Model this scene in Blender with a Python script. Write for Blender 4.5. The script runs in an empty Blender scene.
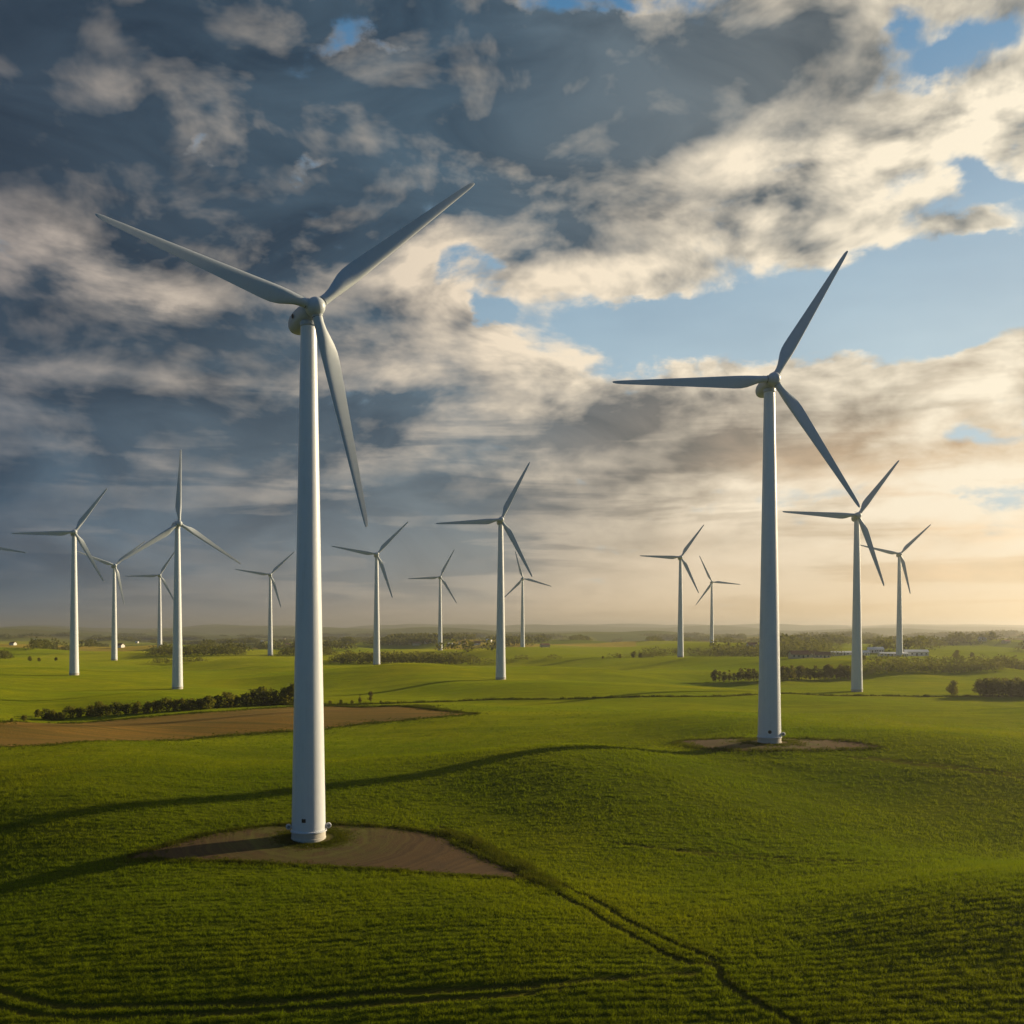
import bpy, math, random
import numpy as np
from mathutils import Matrix, Vector, Euler

random.seed(7)
R = math.radians
scene = bpy.context.scene
COL = scene.collection

# ------------------------------------------------------------------ camera
FOC = 1024.0          # focal length in pixels of a 1024 px wide frame
HORIZON = 630.0       # row of the true horizon
EYE = 30.0            # camera height above the datum
cam_data = bpy.data.cameras.new("camera")
cam = bpy.data.objects.new("camera", cam_data)
COL.objects.link(cam)
cam.location = (0, 0, EYE)
cam.rotation_euler = (R(90), 0, 0)
cam_data.sensor_width = 36.0
cam_data.lens = 36.0 * FOC / 1024.0
cam_data.shift_y = (HORIZON - 512.0) / 1024.0
cam_data.clip_start = 0.5
cam_data.clip_end = 60000.0
scene.camera = cam

# ------------------------------------------------------------------ exposure
scene.view_settings.view_transform = 'Standard'
scene.view_settings.look = 'None'
scene.view_settings.exposure = 0.55
scene.view_settings.gamma = 1.0
scene.cycles.use_denoising = True
scene.cycles.max_bounces = 6
scene.cycles.diffuse_bounces = 2
scene.cycles.glossy_bounces = 2
scene.cycles.transmission_bounces = 3
scene.cycles.volume_bounces = 1
scene.cycles.transparent_max_bounces = 6

# ------------------------------------------------------------------ sun
SUN_AZ, SUN_EL = 62.0, 15.0       # degrees right of the view axis, above the horizon
SUN_DIR = Vector((math.sin(R(SUN_AZ)) * math.cos(R(SUN_EL)),
                  math.cos(R(SUN_AZ)) * math.cos(R(SUN_EL)),
                  math.sin(R(SUN_EL))))
sl = bpy.data.lights.new("sun", 'SUN')
sl.energy = 5.0
sl.angle = R(0.9)
sl.color = (1.0, 0.79, 0.50)
sun = bpy.data.objects.new("sun", sl)
COL.objects.link(sun)
sun.rotation_euler = (-SUN_DIR).to_track_quat('-Z', 'Y').to_euler()
sun.location = (300, 150, 200)

# ------------------------------------------------------------------ world: Nishita sky under a deck of broken cloud
world = bpy.data.worlds.new("World")
scene.world = world
world.use_nodes = True
wt = world.node_tree
wt.nodes.clear()


class NB:
    """small node-building helper; every method returns an output socket"""
    def __init__(s, tree):
        s.t = tree

    def node(s, typ, **kw):
        n = s.t.nodes.new(typ)
        for k, v in kw.items():
            setattr(n, k, v)
        return n

    def put(s, sock, v):
        if isinstance(v, bpy.types.NodeSocket):
            s.t.links.new(v, sock)
        elif v is not None:
            sock.default_value = v

    def m(s, op, a, b=None, c=None, clamp=False):
        n = s.node('ShaderNodeMath', operation=op, use_clamp=clamp)
        for i, v in enumerate((a, b, c)):
            if v is not None:
                s.put(n.inputs[i], v)
        return n.outputs[0]

    def vm(s, op, a, b=None, scale=None):
        n = s.node('ShaderNodeVectorMath', operation=op)
        s.put(n.inputs[0], a)
        if b is not None:
            s.put(n.inputs[1], b)
        if scale is not None:
            s.put(n.inputs[3], scale)
        return n.outputs['Value'] if op in ('DOT_PRODUCT', 'LENGTH', 'DISTANCE') else n.outputs[0]

    def noise(s, vec, scale, detail=4, rough=0.5, dist=0.0, out='Fac', lac=2.0, dim='3D'):
        n = s.node('ShaderNodeTexNoise', noise_dimensions=dim)
        if vec is not None:
            s.put(n.inputs['Vector'], vec)
        n.inputs['Scale'].default_value = scale
        n.inputs['Detail'].default_value = detail
        n.inputs['Roughness'].default_value = rough
        n.inputs['Lacunarity'].default_value = lac
        n.inputs['Distortion'].default_value = dist
        return n.outputs[out]

    def rng(s, v, a, b, c=0.0, d=1.0, smooth=False):
        n = s.node('ShaderNodeMapRange')
        n.interpolation_type = 'SMOOTHSTEP' if smooth else 'LINEAR'
        n.clamp = True
        for i, x in zip((0, 1, 2, 3, 4), (v, a, b, c, d)):
            s.put(n.inputs[i], x)
        return n.outputs[0]

    def mix(s, f, a, b, mode='MIX'):
        n = s.node('ShaderNodeMix', data_type='RGBA', blend_type=mode)
        s.put(n.inputs[0], f)
        for sock, v in ((n.inputs[6], a), (n.inputs[7], b)):
            if isinstance(v, tuple) and len(v) == 3:
                v = v + (1.0,)
            s.put(sock, v)
        return n.outputs[2]

    def xyz(s, x, y, z):
        n = s.node('ShaderNodeCombineXYZ')
        for i, v in enumerate((x, y, z)):
            s.put(n.inputs[i], v)
        return n.outputs[0]

    def sep(s, v):
        n = s.node('ShaderNodeSeparateXYZ')
        s.put(n.inputs[0], v)
        return n.outputs


def lin(r, g, b, k=1.0):
    f = lambda c: ((c / 255.0) / 12.92 if c <= 10 else (((c / 255.0) + 0.055) / 1.055) ** 2.4) * k
    return (f(r), f(g), f(b))


def sky_angles(px, py):
    """direction measured on the photograph -> azimuth, elevation (radians)"""
    u, v = (px - 512.0) / FOC, (HORIZON - py) / FOC
    return math.atan(u), math.atan(v / math.hypot(1.0, u))


# the cloud deck: openings of clear sky, and the thick shadowed bellies / thin sunlit parts
# place (as measured), half-width, half-height (in 1/1024 rad), tilt in degrees, weight
OPENINGS = [
    (372, 34, 36, 20, 10, -.95), (195, 160, 24, 14, 35, -.80), (312, 173, 30, 11, 20, -.72), 
    (478, 260, 34, 18, 15, -.75), (506, 305, 26, 18, 60, -.85), (540, 325, 60, 26, 20, -.40),
    (640, 325, 110, 34, -10, -.85), (840, 305, 260, 46, 5, -1.25), (990, 275, 150, 62, 4, -1.15), (740, 325, 140, 40, 0, -.6),
    (930, 66, 84, 24, 10, -1.10), (880, 40, 40, 16, 20, -.5), (996, 180, 50, 18, -30, -.75), (630, 8, 60, 12, 0, -.9), (545, 2, 60, 10, 0, -.5),
    (965, 392, 90, 18, 0, -.55), (930, 345, 120, 20, 0, -.6), (900, 488, 170, 10, 0, -.62), (700, 505, 120, 7, 0, -.35), (990, 440, 80, 10, 0, -.5),
    (1000, 362, 50, 18, 0, .85), (1000, 222, 80, 16, -8, .75), (700, 372, 150, 20, 0, .30), (800, 395, 140, 30, -4, .35),
    (765, 188, 80, 30, 0, .60), (725, 440, 50, 20, 0, .5), (265, 435, 60, 20, 0, .4), (440, 95, 110, 50, 0, .5), (640, 285, 150, 18, -14, .35), (850, 235, 120, 24, -8, .35),
]
BELLIES = [
    (450, 95, 130, 60, 0, .40), (700, 70, 130, 40, 0, .25),
    (470, 15, 190, 50, 0, .55), (560, 60, 160, 60, 0, .25), (60, 50, 280, 130, 0, .85), (60, 150, 200, 46, 0, .45), (390, 110, 230, 105, 0, .85), (330, 190, 170, 60, 0, .50),
    (590, 75, 190, 70, 0, .80), (700, 100, 160, 48, 4, .80), (830, 112, 100, 36, 12, .34), (560, 150, 160, 40, 0, .35), (980, 30, 80, 26, 0, .35),
    (640, 205, 130, 34, 2, .74), (600, 246, 60, 13, 0, .32), (760, 205, 90, 20, 6, .25),
    (100, 208, 250, 36, 0, .62), (120, 338, 330, 52, 0, .90), (300, 350, 160, 40, 0, .45), (330, 300, 70, 40, 0, .30),
    (240, 425, 420, 38, 0, .88), (540, 432, 270, 36, 0, .74), (650, 408, 110, 20, 0, .48), (720, 445, 130, 20, 0, .36),
    (120, 490, 330, 30, 0, .70), (60, 540, 320, 40, 0, .75), (320, 532, 240, 38, 0, .68), (480, 500, 200, 34, 0, .60), (560, 540, 200, 24, 0, .35), (690, 470, 140, 22, 0, .40),
    (150, 582, 380, 34, 0, .75), (440, 578, 200, 26, 0, .45), (800, 436, 130, 14, 3, .34), (850, 398, 60, 12, 0, .18), (930, 452, 90, 8, 0, .18), (970, 522, 110, 10, 0, .20), (960, 415, 60, 8, 0, .2),
    (650, 480, 120, 18, 0, .18), (870, 500, 60, 5, 0, .15),
    (160, 108, 66, 26, -12, -.62), (232, 140, 44, 20, 25, -.45), (62, 258, 80, 24, 0, -.50), (150, 290, 60, 16, 0, -.40), (90, 280, 90, 18, 0, -.25),
    (480, 335, 120, 56, 18, -.45), (362, 332, 34, 11, 0, -.50), (300, 262, 110, 24, 0, -.35), (120, 533, 80, 7, -3, -.55), (60, 530, 40, 5, 0, -.35),
    (330, 482, 110, 6, 0, -.34), (400, 250, 110, 26, -20, -.30), (150, 384, 190, 8, 0, -.32), (520, 255, 120, 30, 0, -.35), (450, 232, 60, 16, 40, -.3),
    (420, 398, 150, 7, 0, -.30), (80, 455, 60, 7, 0, -.35), (250, 492, 80, 6, 0, -.2), (540, 190, 160, 10, 0, -.25), (880, 170, 150, 40, 10, -.25),
]


def cloud_field_group(name, blobs, sharp):
    g = bpy.data.node_groups.new(name, 'ShaderNodeTree')
    g.interface.new_socket("Angles", in_out='INPUT', socket_type='NodeSocketVector')
    g.interface.new_socket("Amount", in_out='OUTPUT', socket_type='NodeSocketFloat')
    b = NB(g)
    gi, go = b.node('NodeGroupInput'), b.node('NodeGroupOutput')
    acc = None
    for px, py, rx, ry, tilt, w in blobs:
        a, e = sky_angles(px, py)
        mp = b.node('ShaderNodeMapping', vector_type='TEXTURE')
        b.put(mp.inputs[0], gi.outputs[0])
        mp.inputs['Location'].default_value = (a, e, 0)
        mp.inputs['Rotation'].default_value = (0, 0, R(tilt))
        mp.inputs['Scale'].default_value = (rx / FOC, ry / FOC, 1)
        d2 = b.vm('DOT_PRODUCT', mp.outputs[0], mp.outputs[0])
        f = b.m('POWER', 2.718, b.m('MULTIPLY', d2, -sharp))
        acc = b.m('MULTIPLY_ADD', f, w, acc if acc is not None else 0.0)
    b.put(go.inputs[0], acc)
    return g


EXPO = 2 ** -.55      # the clouds' tones are given as they look at the exposure set above
SKY_STRENGTH = .05


def build_world():
    b = NB(wt)
    tc = b.node('ShaderNodeTexCoord')
    d = b.vm('NORMALIZE', tc.outputs['Generated'])
    s = b.rng(b.vm('DOT_PRODUCT', d, (.846, .488, .208)), 0.02, 0.86)
    x, y, z = b.sep(d)
    az = b.m('ARCTAN2', x, y)
    el = b.m('ARCSINE', z)
    elp = b.m('MAXIMUM', el, 0.0)
    back = b.rng(y, 0.55, -0.10)                     # unseen sky behind the camera, toned to set the light on the towers
    # deck coordinates: foreshortened towards the horizon as a flat deck is
    k = b.m('DIVIDE', 1.0, b.m('ADD', b.m('MAXIMUM', z, 0.0), 0.10))
    deck = b.xyz(b.m('MULTIPLY', x, k), b.m('MULTIPLY', y, k), b.m('MULTIPLY', el, 3.0))
    ang = b.xyz(az, el, 0.0)
    # puffs get flatter and smaller lower down
    stretch = b.xyz(b.m('MULTIPLY', az, .72), b.m('MULTIPLY', b.m('POWER', b.m('ADD', elp, .02), .75), 1.35), 0.0)
    w1 = b.vm('SUBTRACT', b.noise(stretch, 7.0, 3, 0.55, out='Color', dim='2D'), (0.5, 0.5, 0.5))
    w2 = b.vm('SUBTRACT', b.noise(stretch, 24.0, 5, 0.62, out='Color', dim='2D'), (0.5, 0.5, 0.5))
    warp = b.vm('ADD', b.vm('MULTIPLY', w1, (0.16, 0.050, 0)), b.vm('MULTIPLY', w2, (0.055, 0.030, 0)))
    p = b.vm('ADD', ang, warp)

    def grp(g, vec):
        n = b.node('ShaderNodeGroup', node_tree=g)
        b.put(n.inputs[0], vec)
        return n.outputs[0]
    fb = b.m('SUBTRACT', b.noise(deck, 1.6, 6, 0.56, 0.2), 0.5)

    def puffs(vec, det):
        n1 = b.noise(vec, 9.5, det, 0.58, 0.25, dim='2D')
        v = b.node('ShaderNodeTexVoronoi', feature='F1', voronoi_dimensions='2D')
        b.put(v.inputs['Vector'], vec)
        v.inputs['Scale'].default_value = 15.0
        v.inputs['Detail'].default_value = min(det, 3) - 1
        v.inputs['Roughness'].default_value = .55
        v.normalize = True
        return b.m('ADD', b.m('SUBTRACT', n1, 0.5), b.m('MULTIPLY_ADD', v.outputs['Distance'], -.55, .19))
    puff = puffs(stretch, 9)
    puff_s = puffs(b.vm('ADD', stretch, (0.018, -0.024, 0)), 5)
    flat = b.rng(elp, 0.04, 0.19, .15, 1.0)        # towards the horizon the billows melt into smooth layers
    soft = puffs(stretch, 3)
    lit = b.m('MULTIPLY', b.m('SUBTRACT', puffs(stretch, 5), puff_s), flat)   # > 0 where a puff faces the sun
    layers = b.m('SUBTRACT', b.noise(b.xyz(b.m('MULTIPLY', az, 1.6), b.m('MULTIPLY', el, 16.0), 0.0), 2.2, 5, .55, .3, dim='2D'), .5)
    A = b.m('ADD', b.m('ADD', grp(cloud_field_group("sky_openings", OPENINGS, 1.3), p), b.m('MULTIPLY_ADD', b.m('SUBTRACT', 1.0, s), .22, .60)),
            b.m('MULTIPLY_ADD', b.m('MAXIMUM', back, b.rng(elp, .30, .10, 0, .35)), .5, b.m('ADD', b.m('MULTIPLY', fb, 0.45), b.m('MULTIPLY', puff, 2.0))))
    alpha = b.rng(A, -0.06, 0.46, smooth=True)
    # angle from the sun
    sd = b.vm('DOT_PRODUCT', d, tuple(SUN_DIR))
    G = b.m('ADD', grp(cloud_field_group("cloud_bellies", BELLIES, 1.2), p), b.m('MULTIPLY', fb, 0.50))
    G = b.m('ADD', G, b.m('MULTIPLY_ADD', b.m('SUBTRACT', 1.0, s), .16, .12))
    pf = b.m('MULTIPLY', puff, flat)
    crisp = b.rng(b.m('MULTIPLY_ADD', pf, 1.0, G), .15, .85, smooth=True)     # bellies bounded by billows
    smooth_ = b.rng(b.m('MULTIPLY_ADD', soft, .60, G), -.10, 1.75)
    wide = b.vm('MULTIPLY', stretch, (.62, 1.15, 1.0))
    heap = b.noise(wide, 4.6, 3, .52, .3, dim='2D')
    heap_s = b.noise(b.vm('ADD', wide, (.028, -.055, 0)), 4.6, 3, .52, .3, dim='2D')
    swell = b.m('MULTIPLY', b.m('SUBTRACT', heap, heap_s), flat)
    bands = b.m('SUBTRACT', b.rng(layers, -.07, .09, smooth=True), .5)
    D = b.m('ADD', b.m('MULTIPLY', crisp, .26), b.m('MULTIPLY', smooth_, .80))
    D = b.m('ADD', D, b.m('MULTIPLY', bands, b.rng(elp, .07, .27, .40, .03)))
    D = b.m('ADD', D, b.m('MULTIPLY', b.m('SUBTRACT', b.rng(A, .05, .55), .78), .34))     # thin edges glow
    D = b.m('SUBTRACT', D, b.m('MULTIPLY', swell, 1.0))
    D = b.rng(b.m('ADD', D, .08), 0.0, 1.12)
    relief = b.m('MULTIPLY', lit, b.m('MULTIPLY_ADD', D, -2.1, 3.1))     # billows show on the sunlit parts, less in the shade
    D = b.m('MULTIPLY_ADD', back, .5, b.m('SUBTRACT', b.m('ADD', D, .06), relief), clamp=True)
    s1 = b.rng(s, 0.06, .62)
    s2 = b.rng(s, .55, 1.0)
    br_l = b.mix(b.rng(elp, .12, .30), lin(122, 128, 136), lin(156, 148, 144))       # warm light fades out low on the left
    bright = b.mix(s2, b.mix(s1, br_l, lin(244, 226, 200)), lin(255, 243, 218))
    dark_hi = b.mix(s2, b.mix(s1, lin(40, 54, 70), lin(58, 80, 98)), lin(98, 106, 110))
    dark_lo = b.mix(s2, b.mix(s1, lin(58, 82, 104), lin(100, 116, 126)), lin(206, 176, 132))
    dark = b.mix(b.rng(elp, 0.08, 0.30), dark_lo, dark_hi)
    tint = b.noise(deck, .9, 3, .5)
    dark = b.mix(b.rng(tint, .40, .62, 0, .35), dark, b.mix(1.0, dark, (1.32, 1.20, 1.10), 'MULTIPLY'))
    grain = b.noise(b.xyz(b.m('MULTIPLY', az, .55), b.m('MULTIPLY', elp, 1.35), 0.0), 9.0, 6, .58, .5, dim='2D')
    dark = b.mix(1.0, dark, b.mix(b.rng(grain, .30, .72), (.74, .78, .82), (1.75, 1.62, 1.50)), 'MULTIPLY')
    dark = b.mix(back, dark, lin(38, 70, 102))  # blue tones of the unseen sky, chosen to tint the towers' shaded sides
    bright = b.mix(back, bright, lin(76, 118, 156))
    ccol = b.mix(D, bright, dark)
    # thin high haze that lowers contrast towards the horizon
    veil = b.m('POWER', 2.718, b.m('MULTIPLY', elp, -24.0))
    vcol = b.mix(s2, b.mix(s1, lin(104, 114, 122), lin(202, 176, 140)), lin(255, 208, 132))
    vcol = b.mix(back, vcol, lin(98, 132, 166))  # low unseen sky behind, brightened to light upright surfaces
    sky = b.node('ShaderNodeTexSky', sky_type='NISHITA')
    sky.sun_disc = False
    sky.sun_elevation = R(SUN_EL)
    sky.sun_rotation = R(SUN_AZ)
    sky.air_density = 1.0
    sky.dust_density = .7
    sky.ozone_density = 2.0
    bg_sky = b.node('ShaderNodeBackground')
    b.put(bg_sky.inputs[0], sky.outputs[0])
    bg_sky.inputs[1].default_value = SKY_STRENGTH
    bg_ci = b.node('ShaderNodeBackground')          # thin cirrus over the clear part
    bg_ci.inputs[1].default_value = EXPO
    b.put(bg_ci.inputs[0], b.mix(b.rng(elp, .26, .56), b.mix(s, lin(128, 170, 198), lin(196, 216, 224)), b.mix(s, lin(30, 96, 146), lin(84, 144, 188))))
    mc = b.node('ShaderNodeMixShader')
    b.put(mc.inputs[0], b.rng(b.noise(deck, 1.1, 4, .6), .3, .7, .60, .88))
    b.put(mc.inputs[1], bg_sky.outputs[0]); b.put(mc.inputs[2], bg_ci.outputs[0])
    bg_cl = b.node('ShaderNodeBackground')
    bg_cl.inputs[1].default_value = EXPO
    b.put(bg_cl.inputs[0], ccol)
    bg_v = b.node('ShaderNodeBackground')
    bg_v.inputs[1].default_value = EXPO
    b.put(bg_v.inputs[0], vcol)
    mx = b.node('ShaderNodeMixShader')
    b.put(mx.inputs[0], alpha)
    b.put(mx.inputs[1], mc.outputs[0])
    b.put(mx.inputs[2], bg_cl.outputs[0])
    mv = b.node('ShaderNodeMixShader')
    b.put(mv.inputs[0], b.m('MULTIPLY', veil, 0.92))
    b.put(mv.inputs[1], mx.outputs[0])
    b.put(mv.inputs[2], bg_v.outputs[0])
    out = b.node('ShaderNodeOutputWorld')
    b.put(out.inputs[0], mv.outputs[0])


build_world()


# ------------------------------------------------------------------ object helpers
def tag(o, label=None, cat=None, group=None, kind=None):
    if label: o['label'] = label
    if cat: o['category'] = cat
    if group: o['group'] = group
    if kind: o['kind'] = kind
    return o


def mesh_from(name, verts, faces, mats=(), smooth=False, mat_idx=None):
    """verts (n,3) array, faces (m,k) array (or list of arrays with equal k each)"""
    me = bpy.data.meshes.new(name)
    v = np.asarray(verts, np.float32)
    fl = faces if isinstance(faces, list) else [faces]
    fl = [np.asarray(f, np.int32) for f in fl if len(f)]
    tot = np.concatenate([np.full(len(f), f.shape[1], np.int32) for f in fl])
    loops = np.concatenate([f.ravel() for f in fl])
    me.vertices.add(len(v)); me.vertices.foreach_set('co', v.ravel())
    me.loops.add(len(loops)); me.loops.foreach_set('vertex_index', loops)
    me.polygons.add(len(tot))
    st = np.zeros(len(tot), np.int32); st[1:] = np.cumsum(tot)[:-1]
    me.polygons.foreach_set('loop_start', st)
    me.polygons.foreach_set('loop_total', tot)
    if mat_idx is not None:
        me.polygons.foreach_set('material_index', np.asarray(mat_idx, np.int32))
    me.polygons.foreach_set('use_smooth', np.full(len(tot), bool(smooth)))
    for m_ in mats:
        me.materials.append(m_)
    me.update(calc_edges=True)
    return me


def obj(name, me, parent=None, loc=None, rot=None):
    o = bpy.data.objects.new(name, me)
    COL.objects.link(o)
    if parent is not None: o.parent = parent
    if loc is not None: o.location = loc
    if rot is not None: o.rotation_euler = rot
    return o


def new_mat(name):
    m_ = bpy.data.materials.new(name)
    m_.use_nodes = True
    m_.node_tree.nodes.clear()
    b = NB(m_.node_tree)
    out = b.node('ShaderNodeOutputMaterial')
    return m_, b, out


def principled(b, out, col, rough=0.6, spec=0.3, normal=None):
    p = b.node('ShaderNodeBsdfPrincipled')
    if isinstance(col, tuple) and len(col) == 3: col = col + (1.0,)
    b.put(p.inputs['Base Color'], col)
    b.put(p.inputs['Roughness'], rough)
    p.inputs['Specular IOR Level'].default_value = spec
    if normal is not None: b.put(p.inputs['Normal'], normal)
    b.put(out.inputs[0], p.outputs[0])
    return p


def bump(b, h, strength, dist):
    n = b.node('ShaderNodeBump')
    b.put(n.inputs['Height'], h)
    n.inputs['Strength'].default_value = strength
    n.inputs['Distance'].default_value = dist
    return n.outputs[0]


# ------------------------------------------------------------------ the land
# turbine table: name, base x, y, z, yaw, tilt, blade angles, blade lengths
TURBINES = [
    ('T1', -31.0, 156.11, -1.71, 30.0, 2.5, (42.1, 166.2, 282.5), (36.7, 31.8, 33.7)),
    ('T2', 57.4, 228.33, 5.03, 4.0, 4.0, (59.3, 182.3, 302.5), (33.9, 36.0, 33.9)),
    ('T74', -245.8, 574.83, 4.68, 27.0, 2.5, (55.9, 183.9, 298.4), (30.8, 31.6, 31.2)),
    ('T177', -162.4, 497.11, 1.41, 33.0, 2.5, (88.2, 215.0, 327.7), (35.9, 35.8, 35.4)),
    ('T114', -336.1, 865.44, 4.31, 33.0, 2.5, (41.0, 160.3, 281.6), (32.7, 32.1, 33.4)),
    ('T159', -364.0, 1058.00, 6.44, 22.0, 2.5, (59.0, 182.9, 297.2), (29.8, 34.1, 31.9)),
    ('T269', -239.3, 1013.72, 4.66, 17.0, 2.5, (44.7, 172.1, 286.8), (32.7, 34.2, 34.3)),
    ('T376', -97.8, 739.89, 4.49, 13.0, 2.5, (46.5, 170.8, 288.8), (33.0, 32.8, 33.4)),
    ('T438', -78.2, 1113.97, 7.37, 8.0, 2.5, (62.8, 183.3, 301.5), (33.9, 35.2, 33.8)),
    ('T500', -5.7, 515.54, 5.13, 6.0, 2.5, (63.4, 184.1, 297.9), (32.5, 32.9, 32.6)),
    ('T521', 11.9, 1152.48, 7.72, 8.0, 4.0, (105.4, 224.9, 344.3), (32.0, 31.5, 33.7)),
    ('T679', 135.1, 821.08, 8.19, -2.0, 2.5, (54.4, 178.0, 295.2), (31.8, 32.9, 32.2)),
    ('T711', 246.0, 1260.70, 8.82, -4.0, 2.5, (115.1, 234.4, 354.3), (36.1, 35.0, 34.6)),
    ('T855', 157.4, 467.35, 1.89, -8.0, 2.5, (53.8, 176.2, 288.4), (30.4, 33.6, 34.1)),
    ('T898', 304.0, 803.50, 9.36, -10.0, 2.5, (44.6, 166.1, 282.5), (32.1, 31.3, 32.3)),
    ('T0', -348.0, 650.0, 4.70, 27.0, 2.5, (-8.0, 112.0, 232.0), (36.0, 34.0, 34.0)),
]

CTRL = [(t[1], t[2], t[3]) for t in TURBINES] + [
    # foreground relief
    (-60, 78, -9.6), (-20, 78, -8.6), (20, 78, -5.4), (60, 78, -3.6), (100, 78, -3.4), (-110, 80, -11),
    (40, 106, 0.2), (75, 112, 1.2), (0, 110, -3.6), (-45, 112, -6.0), (110, 120, 1.4),
    (38, 168, -4.0), (80, 172, -3.9), (10, 150, -2.1), (120, 186, -2.6), (-5, 172, 0.2),
    (-85, 148, -2.4), (-85, 174, 1.2), (-35, 188, 2.6), (5, 203, 4.2),
    (30, 215, 4.7), (95, 225, 4.2), (80, 262, 5.0), (-30, 250, 0.6), (-120, 250, 0.2), (-20, 330, 2.0),
    (60, 340, 2.6), (160, 330, 1.2), (-190, 350, 1.0), (-120, 400, 1.4), (30, 420, 3.6), (250, 420, 0.6),
    # middle and far distance
    (90, 560, 6.0), (320, 560, 2.0), (-420, 700, 3.0), (560, 900, 8.0), (-600, 1100, 3.0), (60, 900, 9.0),
    (0, 2200, -6.0), (-1300, 2400, -8.0), (1300, 2200, 0.0), (500, 1900, 6.0),
    (0, 4500, 2.0), (-2500, 4500, 0.0), (2500, 4500, 4.0),
    (0, 8500, 30.0), (-4800, 8500, 18.0), (4800, 8500, 32.0),
    (0, 13500, 62.0), (-7000, 13500, 52.0), (7000, 13500, 72.0), (0, 14500, 20),
    (-40, 30, -9.0), (40, 30, -5.0),
]
CT = np.array(CTRL, float)


def warp_xy(x, y):
    r = np.maximum(np.asarray(y, float), 25.0)
    return np.clip(np.asarray(x, float) / r, -1.6, 1.6) * 1.15, np.log(r)


def tps(r2):
    return 0.5 * r2 * np.log(r2 + 1e-12)


_cu, _cv = warp_xy(CT[:, 0], CT[:, 1])
_n = len(CT)
_A = np.zeros((_n + 3, _n + 3))
_A[:_n, :_n] = tps((_cu[:, None] - _cu[None]) ** 2 + (_cv[:, None] - _cv[None]) ** 2) + np.eye(_n) * 1e-4
_A[:_n, _n:] = np.stack([np.ones(_n), _cu, _cv], 1)
_A[_n:, :_n] = _A[:_n, _n:].T
_W = np.linalg.solve(_A, np.concatenate([CT[:, 2], np.zeros(3)]))

_rw = np.random.RandomState(11)
WAVES = []
for wl, amp, ymin, ymax in ((34, .08, 60, 300), (52, .20, 60, 420), (78, .50, 70, 800), (130, .85, 160, 1500),
                            (230, 1.7, 380, 4000), (420, 2.6, 700, 9000), (900, 5.5, 1400, 14000), (2100, 9, 2600, 14000)):
    for k_ in range(3):
        th = _rw.uniform(-.9, .9) + math.pi / 2 - .35
        WAVES.append((math.cos(th) * 6.283 / wl, math.sin(th) * 6.283 / wl, _rw.uniform(0, 6.28), amp, ymin, ymax))


def ss(a, b, x):
    t = np.clip((x - a) / (b - a), 0, 1)
    return t * t * (3 - 2 * t)


def land(x, y):
    """terrain height"""
    x = np.asarray(x, float); y = np.asarray(y, float)
    shp = np.broadcast(x, y).shape
    x = np.broadcast_to(x, shp).ravel(); y = np.broadcast_to(y, shp).ravel()
    z = np.zeros(len(x))
    for i in range(0, len(x), 200000):
        sl_ = slice(i, i + 200000)
        u, v = warp_xy(x[sl_], y[sl_])
        acc = _W[_n] + _W[_n + 1] * u + _W[_n + 2] * v
        for j in range(_n):
            acc += _W[j] * tps((u - _cu[j]) ** 2 + (v - _cv[j]) ** 2)
        z[sl_] = acc
    wv = np.zeros(len(x))
    for kx, ky, ph, amp, y0, y1 in WAVES:
        m_ = ss(y0 * .8, y0 * 1.5, y) * (1 - ss(y1 * .75, y1, y) * .9)
        wv += m_ * amp * np.sin(kx * x + ky * y + ph + .6 * np.sin(.37 * kx * y - .41 * ky * x + ph * 2))
    # keep the turbine sites as measured
    keep = np.ones(len(x))
    for t in TURBINES:
        d2 = (x - t[1]) ** 2 + (y - t[2]) ** 2
        rr = 0.09 * t[2]
        keep *= 1 - np.exp(-d2 / (rr * rr))
    return (z + wv * keep).reshape(shp)


_gz = {}


def ground_at(px, py, it=14):
    """where a sight line measured on the photograph meets the land (x, y, z)"""
    u, dn = (px - 512.0) / FOC, (py - HORIZON) / FOC
    # march outwards until the line drops below the land, then bisect
    ys = np.geomspace(40, 13000, 700)
    below = (EYE - dn * ys) < land(u * ys, ys)
    i = int(np.argmax(below)) if below.any() else len(ys) - 1
    a_, b_ = ys[max(i - 1, 0)], ys[i]
    for _ in range(it):
        m_ = 0.5 * (a_ + b_)
        if EYE - dn * m_ < float(land(u * m_, m_)): b_ = m_
        else: a_ = m_
    y = 0.5 * (a_ + b_)
    return np.array([u * y, y, float(land(u * y, y))])


def poly_world(pts):
    return np.array([ground_at(*p)[:2] for p in pts])


def densify(P, step, closed=False):
    P = np.asarray(P, float)
    Q = np.concatenate([P, P[:1]]) if closed else P
    # Catmull-Rom through the points
    out = []
    n = len(Q)
    for i in range(n - 1):
        p1, p2 = Q[i], Q[i + 1]
        p0 = Q[i - 1] if i > 0 else (P[-1] if closed else 2 * p1 - p2)
        p3 = Q[i + 2] if i + 2 < n else (P[1] if closed else 2 * p2 - p1)
        k_ = max(1, int(np.linalg.norm(p2 - p1) / step))
        t = (np.arange(k_) / k_)[:, None]
        out.append(.5 * (2 * p1 + (p2 - p0) * t + (2 * p0 - 5 * p1 + 4 * p2 - p3) * t ** 2 + (3 * p1 - p0 - 3 * p2 + p3) * t ** 3))
    if not closed: out.append(Q[-1:])
    return np.concatenate(out)


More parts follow.
